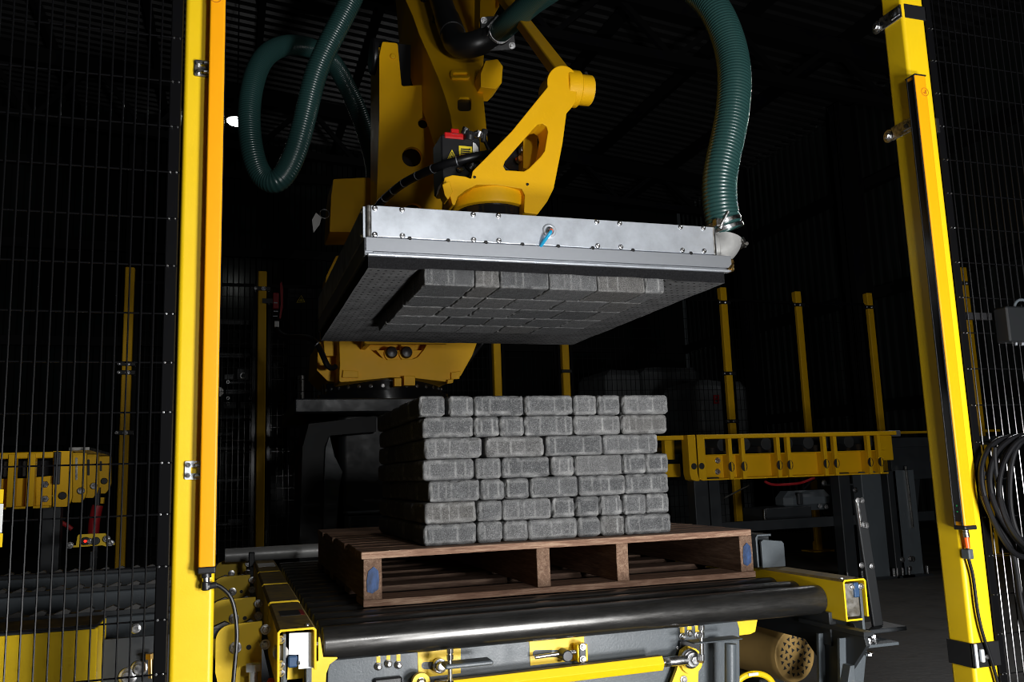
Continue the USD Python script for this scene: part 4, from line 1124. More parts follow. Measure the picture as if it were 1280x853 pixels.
# straps and clips of the right post
for py, clip_at in ((13, 0), (152, 0)):
    z = at(1128, py, y=PY)[2]
    rpost.part('strap', [box((RPX + .008, PY - .003, z - .021), (RPX + PWD + .004, PY + .002, z + .021), .001), box((RPX + PWD - .001, PY - .003, z - .021), (RPX + PWD + .004, PY + PWD, z + .021), .001)] if clip_at == 0 and py < 100 else [box((RPX + PWD - .004, PY - .004, z - .021), (RPX + PWD + .006, PY + PWD, z + .021), .001)], 'black_plastic', 'black clamp strap')
    c = rpost.part('clip', [box((RPX - .004, PY + .002, z - .020), (RPX + .001, PY + .085, z + .020), .001), box((RPX - .007, PY + .006, z - .012), (RPX - .002, PY + .038, z + .012), .002)], 'steel', 'bright steel clip')
    rpost.part('clip_screw', cyl((RPX - .006, PY + .024, z), (RPX - .010, PY + .024, z), .006, 12), 'dark_paint', under=c)
    rpost.part('clip_nut', bolt((RPX - .003, PY + .098, z), (-1, 0, 0), .009, .010), 'steel', under=c)
    rpost.part('clip_lug', cyl((RPX - .004, PY + .098, z), (RPX + .001, PY + .098, z), .019, 20), 'steel', under=c)
z = at(1218, 820, y=PY)[2]
rpost.part('strap', [box((RPX - .004, PY - .004, z - .030), (RPX + PWD + .006, PY + .002, z + .030), .001), box((RPX - .004, PY - .004, z - .030), (RPX + .001, PY + PWD, z + .030), .001)], 'black_plastic', 'black clamp strap')
c = rpost.part('clip', [box((RPX + .002, PY - .008, z - .029), (RPX + .010, PY - .003, z + .029), .001), box((RPX + .016, PY - .014, z - .016), (RPX + .026, PY - .004, z + .016), .002)], 'galvanised', 'bright steel clip')
rpost.part('clip_screw', cyl((RPX + .034, PY - .003, z - .004), (RPX + .034, PY - .012, z - .004), .006, 12), 'steel', under=c)

# left light barrier: orange housing standing proud of the post
z0 = at(258, 709, y=PY - .03)[2]
bx0, bx1 = at(247.5, 709, y=PY - .03)[0], at(269, 709, y=PY - .03)[0]
t = T('light_barrier', 'long orange light barrier fixed on the front of the left yellow post', 'light barrier', ((bx0 + bx1) / 2, PY - .02, z0))
t.part('housing', profile_z(z0, 2.2, rrect(bx0, PY - .030, bx1, PY - .0005, .004)), 'orange', smooth=40)
t.part('optic_window', box((bx1 - .001, PY - .026, z0 + .02), (bx1 + .0015, PY - .0, 2.15)), 'black_gloss')
t.part('end_cap', box((bx0 - .001, PY - .032, z0 - .013), (bx1 + .001, PY + .004, z0), .002), 'black_plastic')
cxm = (bx0 + bx1) / 2 - .001
cn = t.part('plug', [cyl((cxm, PY - .016, z0 - .013), (cxm, PY - .016, z0 - .019), .0085, 16), cyl((cxm, PY - .016, z0 - .019), (cxm, PY - .016, z0 - .030), .0068, 16)], 'steel', 'knurled steel plug')
t.part('plug_collar', cyl((cxm, PY - .016, z0 - .013), (cxm, PY - .016, z0 - .021), .010, 16), 'black_plastic', under=cn)
t.part('plug_elbow', [cyl((cxm, PY - .016, z0 - .028), (cxm, PY - .016, z0 - .045), .0085, 16, ch=.002), cyl((cxm, PY - .016, z0 - .038), (cxm + .02, PY - .016, z0 - .036), .0065, 14)], 'black_plastic', under=cn)
t.part('lead', tube([(cxm + .018, PY - .016, z0 - .036)] + [at(a, b, y=PY - .016) for a, b in ((275, 734), (287, 745), (294, 768), (296, 795), (294, 825), (291, 860), (288, 900))], .0042, 10, .01), 'cable')
for py in (86, 588):
    zc = at(249, py, y=PY)[2]
    bk = t.part('bracket', profile_y(PY - .004, PY, rrect(bx0 - .029, zc - .018, bx0 + .006, zc + .018, .003), holes=[rrect(bx0 - .018, zc - .006, bx0 - .006, zc + .006, .002)]) if py > 100 else
                profile_y(PY - .004, PY, rrect(bx0 - .029, zc - .018, bx0 + .006, zc + .018, .003), holes=[rrect(bx0 - .016, zc + .004, bx0 - .008, zc + .010, .001), rrect(bx0 - .016, zc - .012, bx0 - .008, zc - .006, .001)]), 'galvanised' if py > 100 else 'worn_steel', 'steel mounting bracket')
    for dz in (-.010, .010):
        t.part('bracket_screw', [cyl((bx0 - .022, PY - .004, zc + dz), (bx0 - .022, PY - .010, zc + dz), .0045, 12), cyl((bx0 - .010, PY - .012, zc + dz), (bx0 + .001, PY - .012, zc + dz), .0045, 10)], 'steel', under=bk)


def emblem(c, r, u, v, n, owner, under=None):
    """round printed mark: a ring round a small emblem"""
    def ring(a, b):
        return [sg.Polygon([(b * math.cos(q), b * math.sin(q)) for q in np.linspace(0, 6.283, 40)]).difference(sg.Polygon([(a * math.cos(q), a * math.sin(q)) for q in np.linspace(0, 6.283, 40)]))]
    shp = ring(r * .86, r)
    shp += [sg.Polygon([(-.5 * r, -.1 * r), (-.1 * r, -.1 * r), (-.1 * r, .05 * r), (.0, .05 * r), (.0, .5 * r), (.16 * r, .5 * r), (.16 * r, .05 * r), (.38 * r, .55 * r), (.52 * r, .5 * r), (.34 * r, .0), (.5 * r, -.3 * r), (.1 * r, -.5 * r), (-.3 * r, -.42 * r)]).buffer(0)]
    g = []
    for s in shp:
        for q in getattr(s, 'geoms', [s]):
            e = trimesh.creation.extrude_polygon(q, .0008, engine='earcut')
            Tm = np.eye(4); Tm[:3, 0], Tm[:3, 1], Tm[:3, 2], Tm[:3, 3] = u, v, n, c
            e.apply_transform(Tm); g.append(e)
    owner.part('emblem', g, 'print_orange', 'round printed emblem', under=under)


emblem(at(270, -3, y=PY - .030), .0115, np.array([1., 0, 0]), np.array([0, 0, 1.]), np.array([0, -1., 0]), t)
# right light barrier: the dark optic side faces the left post
z0 = at(1213, 657, y=PY - .03)[2]; z1 = at(1153, 96, y=PY - .03)[2]
bx0, bx1 = at(1204, 640, y=PY - .034)[0], at(1216, 640, y=PY - .034)[0] + .006
t = T('light_barrier', 'orange light barrier with a dark optic side on the right yellow post', 'light barrier', ((bx0 + bx1) / 2, PY - .02, z0))
t.part('housing', profile_z(z0, z1, rrect(bx0, PY - .034, bx1, PY - .0005, .004)), 'orange', smooth=40)
t.part('optic_window', box((bx0 - .0015, PY - .028, z0 + .01), (bx0 + .002, PY - .006, z1 - .01)), 'black_gloss', 'dark glossy optic window')
t.part('optic_frame', [box((bx0 - .003, PY - .031, z0), (bx0 + .002, PY - .027, z1)), box((bx0 - .003, PY - .006, z0), (bx0 + .002, PY - .003, z1))], 'black_plastic')
t.part('end_cap', box((bx0 - .002, PY - .036, z0 - .011), (bx1 + .001, PY + .002, z0), .002), 'black_plastic')
t.part('top_cap', box((bx0 - .002, PY - .036, z1), (bx1 + .001, PY + .002, z1 + .004), .001), 'black_plastic')
t.part('status_light', [cyl((bx0 - .001, PY - .017, z0 + q), (bx0 - .0025, PY - .017, z0 + q), .002, 8) for q in (.035, .05)], 'led_green')
cxm = (bx0 + bx1) / 2
t.part('plug', [cyl((cxm, PY - .017, z0 - .011), (cxm, PY - .017, z0 - .016), .007, 14), cyl((cxm, PY - .017, z0 - .016), (cxm, PY - .017, z0 - .032), .0078, 14, ch=.002)], 'steel', 'bright steel plug')
t.part('plug_boot', cyl((cxm, PY - .017, z0 - .031), (cxm, PY - .017, z0 - .058), .0072, 14, r2=.006), 'red_orange', 'orange-red plug boot')
t.part('lead_clip', box((cxm - .007, PY - .026, z0 - .085), (cxm + .009, PY - .0, z0 - .060), .002), 'grey_paint')
t.part('lead', tube([(cxm, PY - .017, z0 - .056), (cxm + .001, PY - .016, z0 - .09)] + [at(a, b, y=PY - .014) for a, b in ((1216, 720), (1221, 758), (1229, 795), (1238, 822), (1246, 850), (1258, 890))], .0042, 10, .01), 'cable')
emblem(at(1156, 115, y=PY - .034), .0125, np.array([1., 0, 0]), np.array([0, 0, 1.]), np.array([0, -1., 0]), t)


def mesh_panel(x_in, side, label, cover, post_side_gap=.003, zlo=.10, zhi=2.6, width=1.0, pitch=.0229):
    """guard mesh: frame tube at the post, upright and cross wires"""
    t = T('wire_fence', label, 'fence', (x_in + side * width / 2, PY, zlo))
    xa = x_in + side * post_side_gap; xb = xa + side * .024
    t.part('frame', [box((xa, PY + .001, zlo), (xb, PY + .026, zhi), .002), box((xb, PY + .001, zhi - .024), (xb + side * width, PY + .026, zhi)), box((xb, PY + .001, zlo), (xb + side * width, PY + .026, zlo + .024)), box((xb + side * (width - .024), PY + .001, zlo), (xb + side * width, PY + .026, zhi))], 'wire_black')
    n = int((width - .03) / pitch)
    for k in range(n):
        x = cover + side * k * pitch
        t.part('upright_wire', cyl((x, PY - .0045, zlo), (x, PY - .0045, zhi), .0018, 6), 'wire_black')
    z = .5907 - .0983 * 4
    while z < zhi:
        if z > zlo:
            w = t.part('cross_wire', cyl((xa, PY - .001, z), (xb + side * width, PY - .001, z), .0018, 6), 'wire_black')
            t.part('weld', [cyl((xa + side * .006, PY + .001, z), (xa + side * .006, PY - .003, z), .002, 6), cyl((xa + side * .018, PY + .001, z), (xa + side * .018, PY - .003, z), .0025, 6)], 'steel', under=w)
        z += .0983
    return t


mesh_panel(LPX, -1, 'black wire mesh fence panel left of the bright yellow post', at(181, 761, y=PY)[0])
mr_ = mesh_panel(RPX + PWD, 1, 'black wire mesh fence panel behind the hanging cable coil', 1.5529, pitch=.0242)

# cable coil hanging on the right panel
t = T('cable_coil', 'coil of thick black cable hanging on the right mesh panel', 'cable', at(1262, 690, y=PY - .03))
cc0 = at(1273, 618, y=PY - .035)
for k, (ra, rb, dx, dz, ph) in enumerate(((.115, .155, 0, 0, 0), (.108, .148, .012, .006, .3), (.10, .150, .02, -.005, .7), (.093, .140, .034, .004, 1.1), (.088, .150, .046, -.01, 1.6))):
    pts = []
    for a in np.linspace(0, 2 * math.pi, 40):
        w = .006 * math.sin(3 * a + k)
        pts.append(cc0 + np.array([dx - (ra + w) * math.cos(a), -.012 * (k % 3) + .006 * math.sin(2 * a + ph), dz + (rb + w) * math.sin(a)]))
    t.part('loop', tube(pts, .0072, 10, .012), 'cable')
t.part('cable_tail', tube([at(a, b, y=PY - .03) for a, b in ((1229, 590), (1236, 640), (1258, 675), (1268, 700), (1274, 740), (1290, 800))], .0068, 10, .012), 'cable')
t.part('cable_tail', tube([at(a, b, y=PY - .045) for a, b in ((1243, 560), (1250, 620), (1270, 672), (1290, 700), (1300, 760))], .0068, 10, .012), 'cable')
t.part('tie', cyl(at(1268, 547, y=PY - .02), at(1283, 553, y=PY - .02), .003, 8), 'anodised')
t = T('junction_box', 'small grey box fixed on the right mesh panel above the cable coil', 'box', at(1275, 428, y=PY - .03))
a_, b_ = at(1263, 427, y=PY - .05), at(1300, 384, y=PY - .05)
t.part('body', box(a_, b_ + (0, .045, 0), .004), 'box_black')
t.part('hook', tube([at(a, b, y=PY - .03) for a, b in ((1268, 385), (1271, 377), (1278, 375), (1285, 380))], .004, 8, .006), 'grey_paint')
for px in (1270, 1278):
    t.part('gland', cyl(at(px, 427, y=PY - .03), at(px, 432, y=PY - .03), .004, 10), 'anodised')
single('mounting_strip', box(at(1203, 399, y=PY + .002), at(1262, 392, y=PY + .002) + (.1, .012, 0), .001), 'black_plastic', 'black horizontal strip on the right mesh panel beside the grey box', 'strip')

# ------------------------------------------------------------------ yellow conveyors behind
def rib_plate(pts_xz, y0, y1):
    return profile_y(y0, y1, pts_xz)


t = T('feed_conveyor', 'yellow roller conveyor frame with round-holed ribs on dark legs behind the stack', 'conveyor', (3.5, 3.4, 0))
Y0 = 3.0
A = lambda px, py, y=Y0: at(px, py, y=y)
xA, xB = A(862, 570)[0], A(1104, 566)[0]
zT, zB = A(985, 542)[2], A(985, 597)[2]
zM = A(985, 566)[2]
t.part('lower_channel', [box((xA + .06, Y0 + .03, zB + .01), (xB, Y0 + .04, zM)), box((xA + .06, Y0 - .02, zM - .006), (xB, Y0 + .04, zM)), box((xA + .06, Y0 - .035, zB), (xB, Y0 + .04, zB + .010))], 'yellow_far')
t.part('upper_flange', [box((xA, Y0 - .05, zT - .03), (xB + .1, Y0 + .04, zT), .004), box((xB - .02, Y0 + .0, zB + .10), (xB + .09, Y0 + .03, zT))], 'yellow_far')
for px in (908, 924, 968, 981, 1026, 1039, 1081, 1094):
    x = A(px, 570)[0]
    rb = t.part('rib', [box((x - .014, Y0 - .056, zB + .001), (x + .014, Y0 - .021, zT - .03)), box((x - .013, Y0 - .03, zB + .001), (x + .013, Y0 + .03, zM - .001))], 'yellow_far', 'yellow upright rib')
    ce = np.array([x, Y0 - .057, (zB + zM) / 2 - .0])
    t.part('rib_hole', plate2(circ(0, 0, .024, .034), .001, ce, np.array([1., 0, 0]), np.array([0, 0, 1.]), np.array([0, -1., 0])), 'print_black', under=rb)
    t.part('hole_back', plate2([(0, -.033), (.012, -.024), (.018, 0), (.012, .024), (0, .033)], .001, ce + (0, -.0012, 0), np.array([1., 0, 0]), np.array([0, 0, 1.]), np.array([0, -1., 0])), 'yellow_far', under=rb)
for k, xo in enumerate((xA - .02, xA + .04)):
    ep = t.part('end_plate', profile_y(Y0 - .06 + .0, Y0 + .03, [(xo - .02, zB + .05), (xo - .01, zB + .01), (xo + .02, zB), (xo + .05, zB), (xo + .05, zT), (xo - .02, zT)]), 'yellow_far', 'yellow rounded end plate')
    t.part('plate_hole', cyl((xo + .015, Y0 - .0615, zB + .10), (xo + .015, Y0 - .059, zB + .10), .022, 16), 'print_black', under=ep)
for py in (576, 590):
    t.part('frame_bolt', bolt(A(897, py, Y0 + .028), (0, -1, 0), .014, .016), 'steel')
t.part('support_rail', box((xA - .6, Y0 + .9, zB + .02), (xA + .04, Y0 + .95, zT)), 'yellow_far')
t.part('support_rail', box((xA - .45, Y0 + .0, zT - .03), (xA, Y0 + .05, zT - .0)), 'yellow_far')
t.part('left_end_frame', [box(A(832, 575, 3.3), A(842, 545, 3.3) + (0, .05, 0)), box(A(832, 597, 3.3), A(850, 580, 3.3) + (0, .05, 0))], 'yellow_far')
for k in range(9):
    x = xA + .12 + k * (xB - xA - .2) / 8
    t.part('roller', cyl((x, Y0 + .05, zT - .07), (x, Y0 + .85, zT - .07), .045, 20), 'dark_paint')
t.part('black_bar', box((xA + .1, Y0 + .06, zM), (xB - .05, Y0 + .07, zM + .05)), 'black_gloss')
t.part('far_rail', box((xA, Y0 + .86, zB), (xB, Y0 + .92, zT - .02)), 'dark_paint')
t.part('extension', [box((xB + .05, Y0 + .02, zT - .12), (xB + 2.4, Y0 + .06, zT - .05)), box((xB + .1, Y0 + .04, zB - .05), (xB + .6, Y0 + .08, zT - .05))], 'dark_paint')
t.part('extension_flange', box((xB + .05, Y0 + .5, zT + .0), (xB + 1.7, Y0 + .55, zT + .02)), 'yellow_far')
for px, w in ((880, .06), (895, .05), (1094, .09), (1060, .05), (1135, .10), (1120, .04)):
    x = A(px, 650)[0]
    lg = t.part('leg', box((x - w, Y0, .012), (x + w, Y0 + .1, zB + .02), .004), 'grey_paint' if px in (1135, 1094) else 'dark_paint', 'dark grey conveyor leg')
    t.part('foot', box((x - w - .04, Y0 - .05, 0), (x + w + .04, Y0 + .14, .014)), 'dark_paint', under=lg)
    if px > 1050:
        for dx in (-w - .015, w + .015):
            t.part('anchor_bolt', cyl((x + dx, Y0 - .02, .012), (x + dx, Y0 - .02, .07), .010, 10), 'steel', under=lg)
for q in ((1128, 700), (1138, 699), (1141, 699), (1137, 711), (1137, 722), (1030, 604), (1069, 613)):
    t.part('leg_bolt', bolt(A(*q, Y0 - .002), (0, -1, 0), .014, .014), 'steel')
t.part('leg_edge', [bar(A(1132, 583, Y0 - .01), A(1141, 660, Y0 - .01), .018, .01)], 'worn_steel', 'worn bright edge of the leg')
t.part('cross_beam', box((A(900, 660)[0], Y0 + .1, A(900, 668)[2]), (A(1180, 640)[0], Y0 + .14, A(900, 655)[2])), 'dark_paint')
mt_ = t.part('gear_motor', [box(A(985, 640, 3.3), A(1042, 612, 3.3) + (0, .2, 0), .05)], 'grey_paint', 'grey gear motor')
t.part('gear_box', [box(A(1049, 645, 3.3), A(1068, 605, 3.3) + (0, .2, 0), .01)], 'grey_paint')
for q in ((1060, 615), (1062, 637), (1025, 633), (1033, 634), (1053, 648)):
    t.part('motor_bolt', bolt(at(*q, y=3.29), (0, -1, 0), .012, .012), 'steel', under=mt_)
t.part('motor_ring', box(at(999, 632, y=3.26), at(1004, 616, y=3.26) + (0, .03, 0), .008), 'dark_paint', under=mt_)
t.part('blue_plug', box(at(1046, 600, y=3.25), at(1051, 597, y=3.25) + (0, .04, 0)), 'blue_plug', under=mt_)
t.part('tray', box(at(958, 656, y=3.25), at(1014, 633, y=3.25) + (0, .3, 0), .004), 'dark_paint')
t.part('tray_edge', box(at(956.5, 656, y=3.24), at(958.2, 637, y=3.24) + (0, .01, 0)), 'steel')
t.part('motor_cable', tube([at(a, b, y=3.3) for a, b in ((956, 602), (966, 606), (980, 606), (1000, 604), (1012, 600), (1018, 598))], .010, 8), 'red_dark')
t.part('motor_cable', tube([at(a, b, y=3.32) for a, b in ((1004, 612), (1010, 606), (1016, 600), (1022, 598))], .010, 8), 'cable')
t.part('sensor_bar', cyl(at(905, 623, y=3.05), at(936, 607, y=3.05), .006, 8), 'worn_steel')
t.part('small_box', box(A(1112, 546), A(1126, 538) + (0, .08, 0), .006), 'anodised')
t.part('side_bracket', plate([(1150, 600), (1150, 588), (1138, 610), (1128, 650), (1146, 655)], .02, y=3.08), 'dark_paint')

t = T('infeed_conveyor', 'yellow conveyor end with slotted rounded plates seen through the left mesh', 'conveyor', (-1.6, 2.6, 0))
Y1 = 2.4
B_ = lambda px, py, y=Y1: at(px, py, y=y)
zT, zB, zM = B_(30, 566)[2], B_(30, 636)[2], B_(30, 598)[2]
xE = B_(65, 600)[0]
t.part('upper_flange', box((-3.4, Y1 - .04, zT - .03), (B_(68, 570)[0], Y1 + .04, zT), .004), 'yellow_far')
t.part('lower_channel', [box((-3.4, Y1 + .02, zB), (xE, Y1 + .03, zM)), box((-3.4, Y1 - .05, zB), (xE, Y1 + .03, zB + .01))], 'yellow_far')
for px in (-8, 17, 41):
    x = B_(px, 600)[0]
    t.part('rib', box((x - .016, Y1 - .05, zB), (x + .016, Y1 + .0, zT - .01)), 'yellow_far', 'yellow upright rib')
for px, py in ((57, 606), (57, 624)):
    t.part('frame_bolt', bolt(B_(px, py, Y1 + .02), (0, -1, 0), .018, .018), 'steel')
t.part('end_strip', plate([(45, 597), (65, 595), (64, 634), (45, 636)], .01, y=Y1 + .012), 'yellow_far')
t.part('black_roller', box((-3.4, Y1 + .06, zM + .01), (xE, Y1 + .10, zT - .04)), 'black_gloss')
for i, (px0, px1, y) in enumerate(((66, 90, Y1), (90, 108, Y1 + .28), (107, 123, Y1 + .56), (121, 138.5, Y1 + .84))):
    dpt = i
    top, bot = (564 + i * 2.2, 634 - i * 5.6)
    o = [(px0, top), (px1, top), (px1, bot - 12), (px1 - 2, bot - 6), (px1 - 7, bot), (px0, bot)]
    ep = t.part('end_plate', plate(o, .03, y=y, rnd=.004), 'yellow_far', 'yellow slotted end plate')
    sl = t.part('slot', plate(rrect(px1 - 14 - (i == 0) * 6, top + 6, px1 - 11 - (i == 0) * 4, bot - 28, 1.2), .002, y=y - .0012), 'worn_steel' if i < 2 else 'print_black', under=ep)
    c = at(px0 + 12.5 - i * 1.0, bot - 14 - i * .5, y=y)
    t.part('plate_bolt', cyl(c, c + (0, -.012, 0), .019, 16, ch=.003), 'steel' if i in (1, 2) else 'black_plastic', under=ep)
t.part('top_strip', box(at(86, 563.5, y=Y1 + .05), at(138, 569, y=Y1 + .9) + (0, 0, .012)), 'worn_steel')
t.part('end_block', plate([(119, 622), (130, 622), (129, 630), (119, 630)], .05, y=Y1 + .84), 'yellow_far')
t.part('chain_link_strip', box(B_(66, 606, Y1 - .035), B_(76, 565, Y1 - .035) + (0, .02, 0), .002), 'dark_paint')
for x in (B_(62, 650)[0], -2.6):
    t.part('leg', box((x - .05, Y1 + .1, 0), (x + .03, Y1 + .18, zB)), 'dark_paint')
t.part('leg', box((at(118, 650, y=3.1)[0], 3.1, 0), (at(123, 650, y=3.1)[0], 3.16, .85)), 'dark_paint')
t.part('red_hose', tube([at(a, b, y=3.0) for a, b in ((122, 632), (119, 645), (117, 660), (117, 672))], .03, 12), 'red_dark')
t.part('red_hose', tube([at(a, b, y=2.8) for a, b in ((60, 650), (75, 653), (90, 662))], .012, 8), 'red_dark')

t = T('sensor_bracket', 'small yellow bracket with a red lit sensor seen through the left mesh', 'sensor', at(115, 684, y=2.0))
t.part('plate', plate([(95, 682), (97, 670), (99, 668.5), (131, 667), (132.5, 669), (131, 678), (133, 681.5), (143, 679), (143, 681.5), (132, 683.5), (128, 682), (94, 684.5), (84, 685), (84, 683.5)], .02, y=2.0), 'yellow')
for px, mtn in ((107.5, 'black_plastic'), (120, 'dark_paint')):
    c = at(px, 676.5, y=2.0)
    s_ = t.part('sensor_eye', cyl(c, c + (0, -.02, 0), .018, 18, ch=.002), mtn)
    if px < 110:
        t.part('sensor_lamp', cyl(c + (0, -.02, 0), c + (0, -.023, 0), .006, 12), 'led_red', 'red lit lamp', under=s_)
for q in ((87.5, 682), (111.5, 677), (138, 679), (133.5, 674)):
    t.part('bracket_bolt', bolt(at(*q, y=1.985), (0, -1, 0), .010, .010), 'steel')
t.part('stem', box(at(113, 690, y=2.04), (at(118, 683, y=2.04)[0], 2.07, 0)), 'dark_paint')
t = T('warning_plate', 'small yellow and white plate cut by the picture edge on the left mesh', 'sign', at(2, 640, y=PY - .006))
for (a, b), mtn in (((612, 630), 'yellow'), ((630, 667), 'white_tag'), ((667, 685), 'yellow')):
    t.part('stripe', box(at(-14, b, y=PY - .006), at(4.5 - (a - 612) * .02, a, y=PY - .006) + (0, .002, 0)), mtn)

# ------------------------------------------------------------------ perimeter fence far behind
def far_post(px, pz, h, label, clamps, grp=None, w=.07):
    p = at(px[0], pz, z=h)
    t = T('fence_post', label, 'post', (p[0], p[1], 0))
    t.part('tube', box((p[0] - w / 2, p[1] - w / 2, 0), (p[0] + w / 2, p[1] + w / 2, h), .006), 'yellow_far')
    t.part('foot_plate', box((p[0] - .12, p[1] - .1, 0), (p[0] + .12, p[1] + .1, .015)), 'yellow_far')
    for py in clamps:
        z = at(px[0], py, y=p[1] - w / 2)[2]
        cl = t.part('clamp', box((p[0] - w / 2 - .03, p[1] - w / 2 - .008, z - .018), (p[0] + w / 2 + .03, p[1] + w / 2 + .004, z + .018), .003), 'black_plastic', 'black clamp band')
        t.part('clamp_screw', bolt((p[0] + .01, p[1] - w / 2 - .008, z), (0, -1, 0), .012, .012), 'steel', under=cl)
        t.part('clamp_screw', bolt((p[0] - w / 2 - .02, p[1] - w / 2 - .008, z), (0, -1, 0), .008, .01), 'steel', under=cl)
    return p


fp_ = []
fp_.append(far_post((163, 0), 335, 2.62, 'thin yellow fence post seen through the left mesh beside the conveyor end', (455, 466, 541)))
fp_.append(far_post((328, 0), 340, 2.62, 'thin dim yellow fence post between the left gate post and the robot pedestal', (361,)))
for px, h_ in ((620, 430), (705, 430)):
    p = at(px, h_, y=5.05)
    t = T('fence_post', ('thin yellow fence post rising over the stack under the middle of the gripper' if px < 650 else 'thin yellow fence post rising over the stack near the gripper edge'), 'post', (p[0], p[1], 0))
    t.part('tube', box((p[0] - .035, p[1] - .035, 0), (p[0] + .035, p[1] + .035, 2.62), .006), 'yellow_far')
    t.part('foot_plate', box((p[0] - .12, p[1] - .1, 0), (p[0] + .12, p[1] + .1, .015)), 'yellow_far')
    if px > 650:
        z = at(px, 464, y=5.0)[2]
        t.part('clamp', box((p[0] - .05, p[1] - .045, z - .015), (p[0] + .05, p[1] + .04, z + .015), .003), 'black_plastic', 'black clamp band')
    fp_.append(p)
fp_.append(far_post((902, 0), 360, 2.62, 'yellow fence post under the hose elbow with three clamp bands', (378, 467, 527)))
fp_.append(far_post((995, 0), 365, 2.62, 'yellow fence post over the middle of the feed conveyor', (381,)))
fp_.append(far_post((1084, 0), 367, 2.62, 'yellow fence post over the end of the feed conveyor near the right gate post', (384,)))
fp_.append(far_post((1201, 0), 335, 2.62, 'yellow fence post seen through the right mesh beside the gate post', (354,)))
# fence panels between them (wires too fine to tell apart)
def far_panel(p, q, label):
    t = T('mesh_fence', label, 'fence', ((p[0] + q[0]) / 2, (p[1] + q[1]) / 2, .1))
    p, q = np.array([p[0], p[1], 0]), np.array([q[0], q[1], 0])
    d = q - p; L = np.linalg.norm(d); d /= L
    a, b = p + d * .06, q - d * .06
    fr = [bar(a + (0, 0, .1), a + (0, 0, 2.5), .025, .025), bar(b + (0, 0, .1), b + (0, 0, 2.5), .025, .025), bar(a + (0, 0, 2.5), b + (0, 0, 2.5), .025, .025), bar(a + (0, 0, .1), b + (0, 0, .1), .025, .025)]
    t.part('frame', fr, 'wire_black')
    w = []
    n = int(L / .05)
    for k in range(n):
        c = a + (b - a) * (k + .5) / n
        w.append(bar(c + (0, 0, .1), c + (0, 0, 2.5), .004, .004))
    for k in range(23):
        w.append(bar(a + (0, 0, .2 + k * .1), b + (0, 0, .2 + k * .1), .004, .004))
    t.part('wire_mesh', w, 'wire_black', kind='stuff', smooth=False)


far_panel(fp_[0], fp_[1], 'dark mesh fence panel between the two thin posts left of the robot')
far_panel(fp_[1], fp_[2], 'dark mesh fence panel behind the robot pedestal')
far_panel(fp_[2], fp_[3], 'dark mesh fence panel above the stack between its two thin posts')
far_panel(fp_[3], fp_[4], 'dark mesh fence panel between the stack and the post under the hose elbow')
far_panel(fp_[4], fp_[5], 'dark mesh fence panel over the left half of the feed conveyor')
far_panel(fp_[5], fp_[6], 'dark mesh fence panel over the right half of the feed conveyor')

# red switch with its plug on the fence
sp = at(347, 375, y=5.0)
t = T('safety_switch', 'red safety switch with a long red handle on the dim fence behind the robot', 'switch', at(347, 400, y=5.0))
t.part('body', box(at(341, 386, y=5.0), at(348.5, 366, y=5.0) + (0, .05, 0), .006), 'red_dark')
t.part('arm', box((fp_[1][0], 5.02, at(345, 376, y=5.0)[2] - .02), at(346, 376, y=5.0) + (0, .07, .02)), 'dark_paint')
t.part('handle', plate([(350, 355), (352, 352), (354, 362), (353.5, 385), (351, 398.5), (349, 398), (351, 380)], .03, y=5.0), 'red_dark')
t.part('slots', [box(at(342, 379.2, y=4.595), at(347, 378, y=4.595) + (0, .004, 0)), box(at(342, 390, y=4.595), at(347.5, 388.8, y=4.595) + (0, .004, 0)), box(at(341, 396, y=4.595), at(347, 394.8, y=4.595) + (0, .004, 0))], 'anodised')
t.part('plug', box(at(343, 409, y=5.0), at(349, 401.5, y=5.0) + (0, .03, 0), .004), 'white_tag', 'white plug')
t.part('lead', tube([at(a, b, y=5.0) for a, b in ((346, 409), (347, 416), (350, 422), (356, 424), (364, 422), (368, 420))], .010, 8), 'cable')
t = T('warning_sign', 'dim yellow warning triangle on the dark wall behind the robot', 'sign', at(376, 379, y=5.6))
wt = [(376.5, 369), (381.5, 378), (370.5, 378.5)]
s_ = t.part('triangle', plate(wt, .004, y=5.6), 'label_yellow')
t.part('border', plate([(376.5, 370.2), (380.2, 377.4), (372, 377.8)], .002, y=5.598, holes=[[(376.5, 372.2), (378.6, 376.4), (373.9, 376.6)]]), 'print_black', under=s_)
t.part('back_board', box((at(360, 400, y=5.61)[0], 5.61, 0), at(392, 360, y=5.61) + (0, .05, 0)), 'structural')

# machinery standing behind the fence at the left
t = T('machine_rack', 'dim dark machine frame with grey plates behind the left gate post', 'machine', at(300, 560, y=5.9))
my = 5.9
for a, b in ((262, 268), (318, 323)):
    t.part('upright', box((at(a, 690, y=my)[0], my, 0), at(b, 360, y=my) + (0, .1, 0)), 'dark_paint')
for py, mm in ((402, 'dark_paint'), (444, 'dark_paint'), (521, 'grey_paint'), (560, 'dark_paint'), (600, 'dark_paint'), (655, 'dark_paint')):
    t.part('shelf', box(at(262, py + 3, y=my - .02), at(320, py - 2, y=my - .02) + (0, .3, 0)), mm)
for (a, b, c_, d_) in ((280, 468, 293, 475), (282, 487, 317, 493), (279, 503, 295, 511), (300, 503, 317, 511), (296, 461, 318, 476), (282, 477, 317, 480)):
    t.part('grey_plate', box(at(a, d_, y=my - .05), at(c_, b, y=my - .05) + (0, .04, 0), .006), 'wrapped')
t.part('drum', cyl(at(273, 490, y=my - .1), at(273, 490, y=my - .1) + (.0, .3, 0), .045, 24), 'worn_steel')
c = at(304, 470, y=my - .07)
t.part('round_port', lathe(c, (0, -1, 0), [(.02, 0), (.03, 0), (.03, .02), (.02, .02)], 20), 'steel')
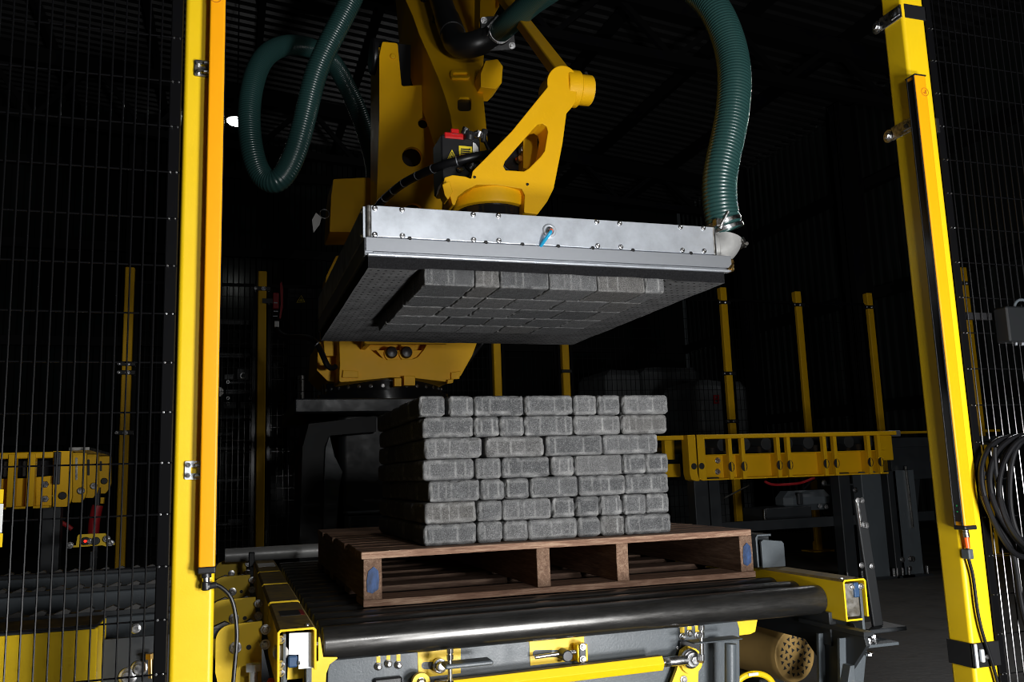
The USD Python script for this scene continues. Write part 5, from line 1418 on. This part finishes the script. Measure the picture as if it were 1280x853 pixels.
for a, b in ((285, 478), (313, 478), (285, 498), (313, 498), (285, 505), (313, 505)):
    c = at(a, b, y=my - .06)
    t.part('plate_bolt', lathe(c, (0, -1, 0), [(.008, 0), (.016, 0), (.016, .012), (.008, .012)], 12), 'steel')
for q_ in [box(at(272, 545, y=my - .05), at(292, 541, y=my - .05) + (0, .05, 0)), box(at(285, 655, y=my - .05), at(322, 648, y=my - .05) + (0, .05, 0))]:
    t.part('low_plate', q_, 'dark_paint')
t = T('pump_unit', 'dim dark pump unit with a round port behind the thin yellow fence post', 'machine', at(362, 560, y=5.7))
t.part('body', [box(at(338, 560, y=5.7), at(368, 452, y=5.7) + (0, .3, 0), .02)], 'dark_paint')
c = at(361, 487, y=5.66)
t.part('round_port', lathe(c, (0, -1, 0), [(.045, -.04), (.062, -.04), (.062, .02), (.045, .02)], 28), 'dark_paint')
t.part('tank', cyl(at(376, 520, y=5.6), at(376, 470, y=5.6), .035, 24), 'worn_steel')
t.part('base', box((at(336, 690, y=5.7)[0], 5.7, 0), at(372, 560, y=5.7) + (0, .3, 0), .01), 'dark_paint')
t.part('upper_bracket', [box(at(343, 473, y=5.66), at(364, 469, y=5.66) + (0, .03, 0))], 'dark_paint')

# louvred grey box behind the pallet
t = T('louvred_box', 'small grey box with louvred slots standing behind the pallet', 'box', at(455, 662, y=2.2))
bb = t.part('case', box(at(435, 672, y=2.2), at(484, 643, y=2.2) + (0, .15, 0), .004), 'grey_paint')
t.part('lid', box(at(434, 644, y=2.19), at(486, 638.5, y=2.19) + (0, .17, 0), .004), 'grey_paint', under=bb)
for py in (649, 654, 659, 664):
    for a, b in ((440, 459), (462, 482)):
        c = at((a + b) / 2, py, y=2.198)
        wq = abs(at(b, py, y=2.2)[0] - at(a, py, y=2.2)[0]) / 2
        t.part('louvre', profile_x(c[0] - wq, c[0] + wq, [(2.2, c[2] + .008), (2.185, c[2] - .004), (2.188, c[2] - .006), (2.2, c[2] + .002)]), 'grey_paint', under=bb)
t.part('stand', box(at(436, 760, y=2.24), at(482, 672, y=2.24) + (0, .08, 0)), 'dark_paint')

# wrapped goods far behind the fence
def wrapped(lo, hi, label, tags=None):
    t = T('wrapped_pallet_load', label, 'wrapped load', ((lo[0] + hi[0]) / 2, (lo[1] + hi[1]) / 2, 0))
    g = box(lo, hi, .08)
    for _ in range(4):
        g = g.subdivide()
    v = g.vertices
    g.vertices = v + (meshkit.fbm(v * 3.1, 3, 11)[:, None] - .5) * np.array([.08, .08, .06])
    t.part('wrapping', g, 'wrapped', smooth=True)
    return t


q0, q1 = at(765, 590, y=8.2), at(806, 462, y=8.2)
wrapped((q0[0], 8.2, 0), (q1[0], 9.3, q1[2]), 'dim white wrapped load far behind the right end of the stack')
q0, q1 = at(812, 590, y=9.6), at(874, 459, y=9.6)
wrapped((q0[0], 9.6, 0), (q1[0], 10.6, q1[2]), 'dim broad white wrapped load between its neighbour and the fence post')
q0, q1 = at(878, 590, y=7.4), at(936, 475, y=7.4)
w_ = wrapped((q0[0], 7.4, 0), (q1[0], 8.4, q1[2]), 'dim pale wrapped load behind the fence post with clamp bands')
w_.part('red_mark', plate([(892, 494), (899, 494), (899, 505), (892, 505)], .01, y=7.33, holes=[rrect(894, 496, 897, 498, .3), rrect(894, 500.5, 897, 503, .3)]), 'red_dark', 'small red printed mark')
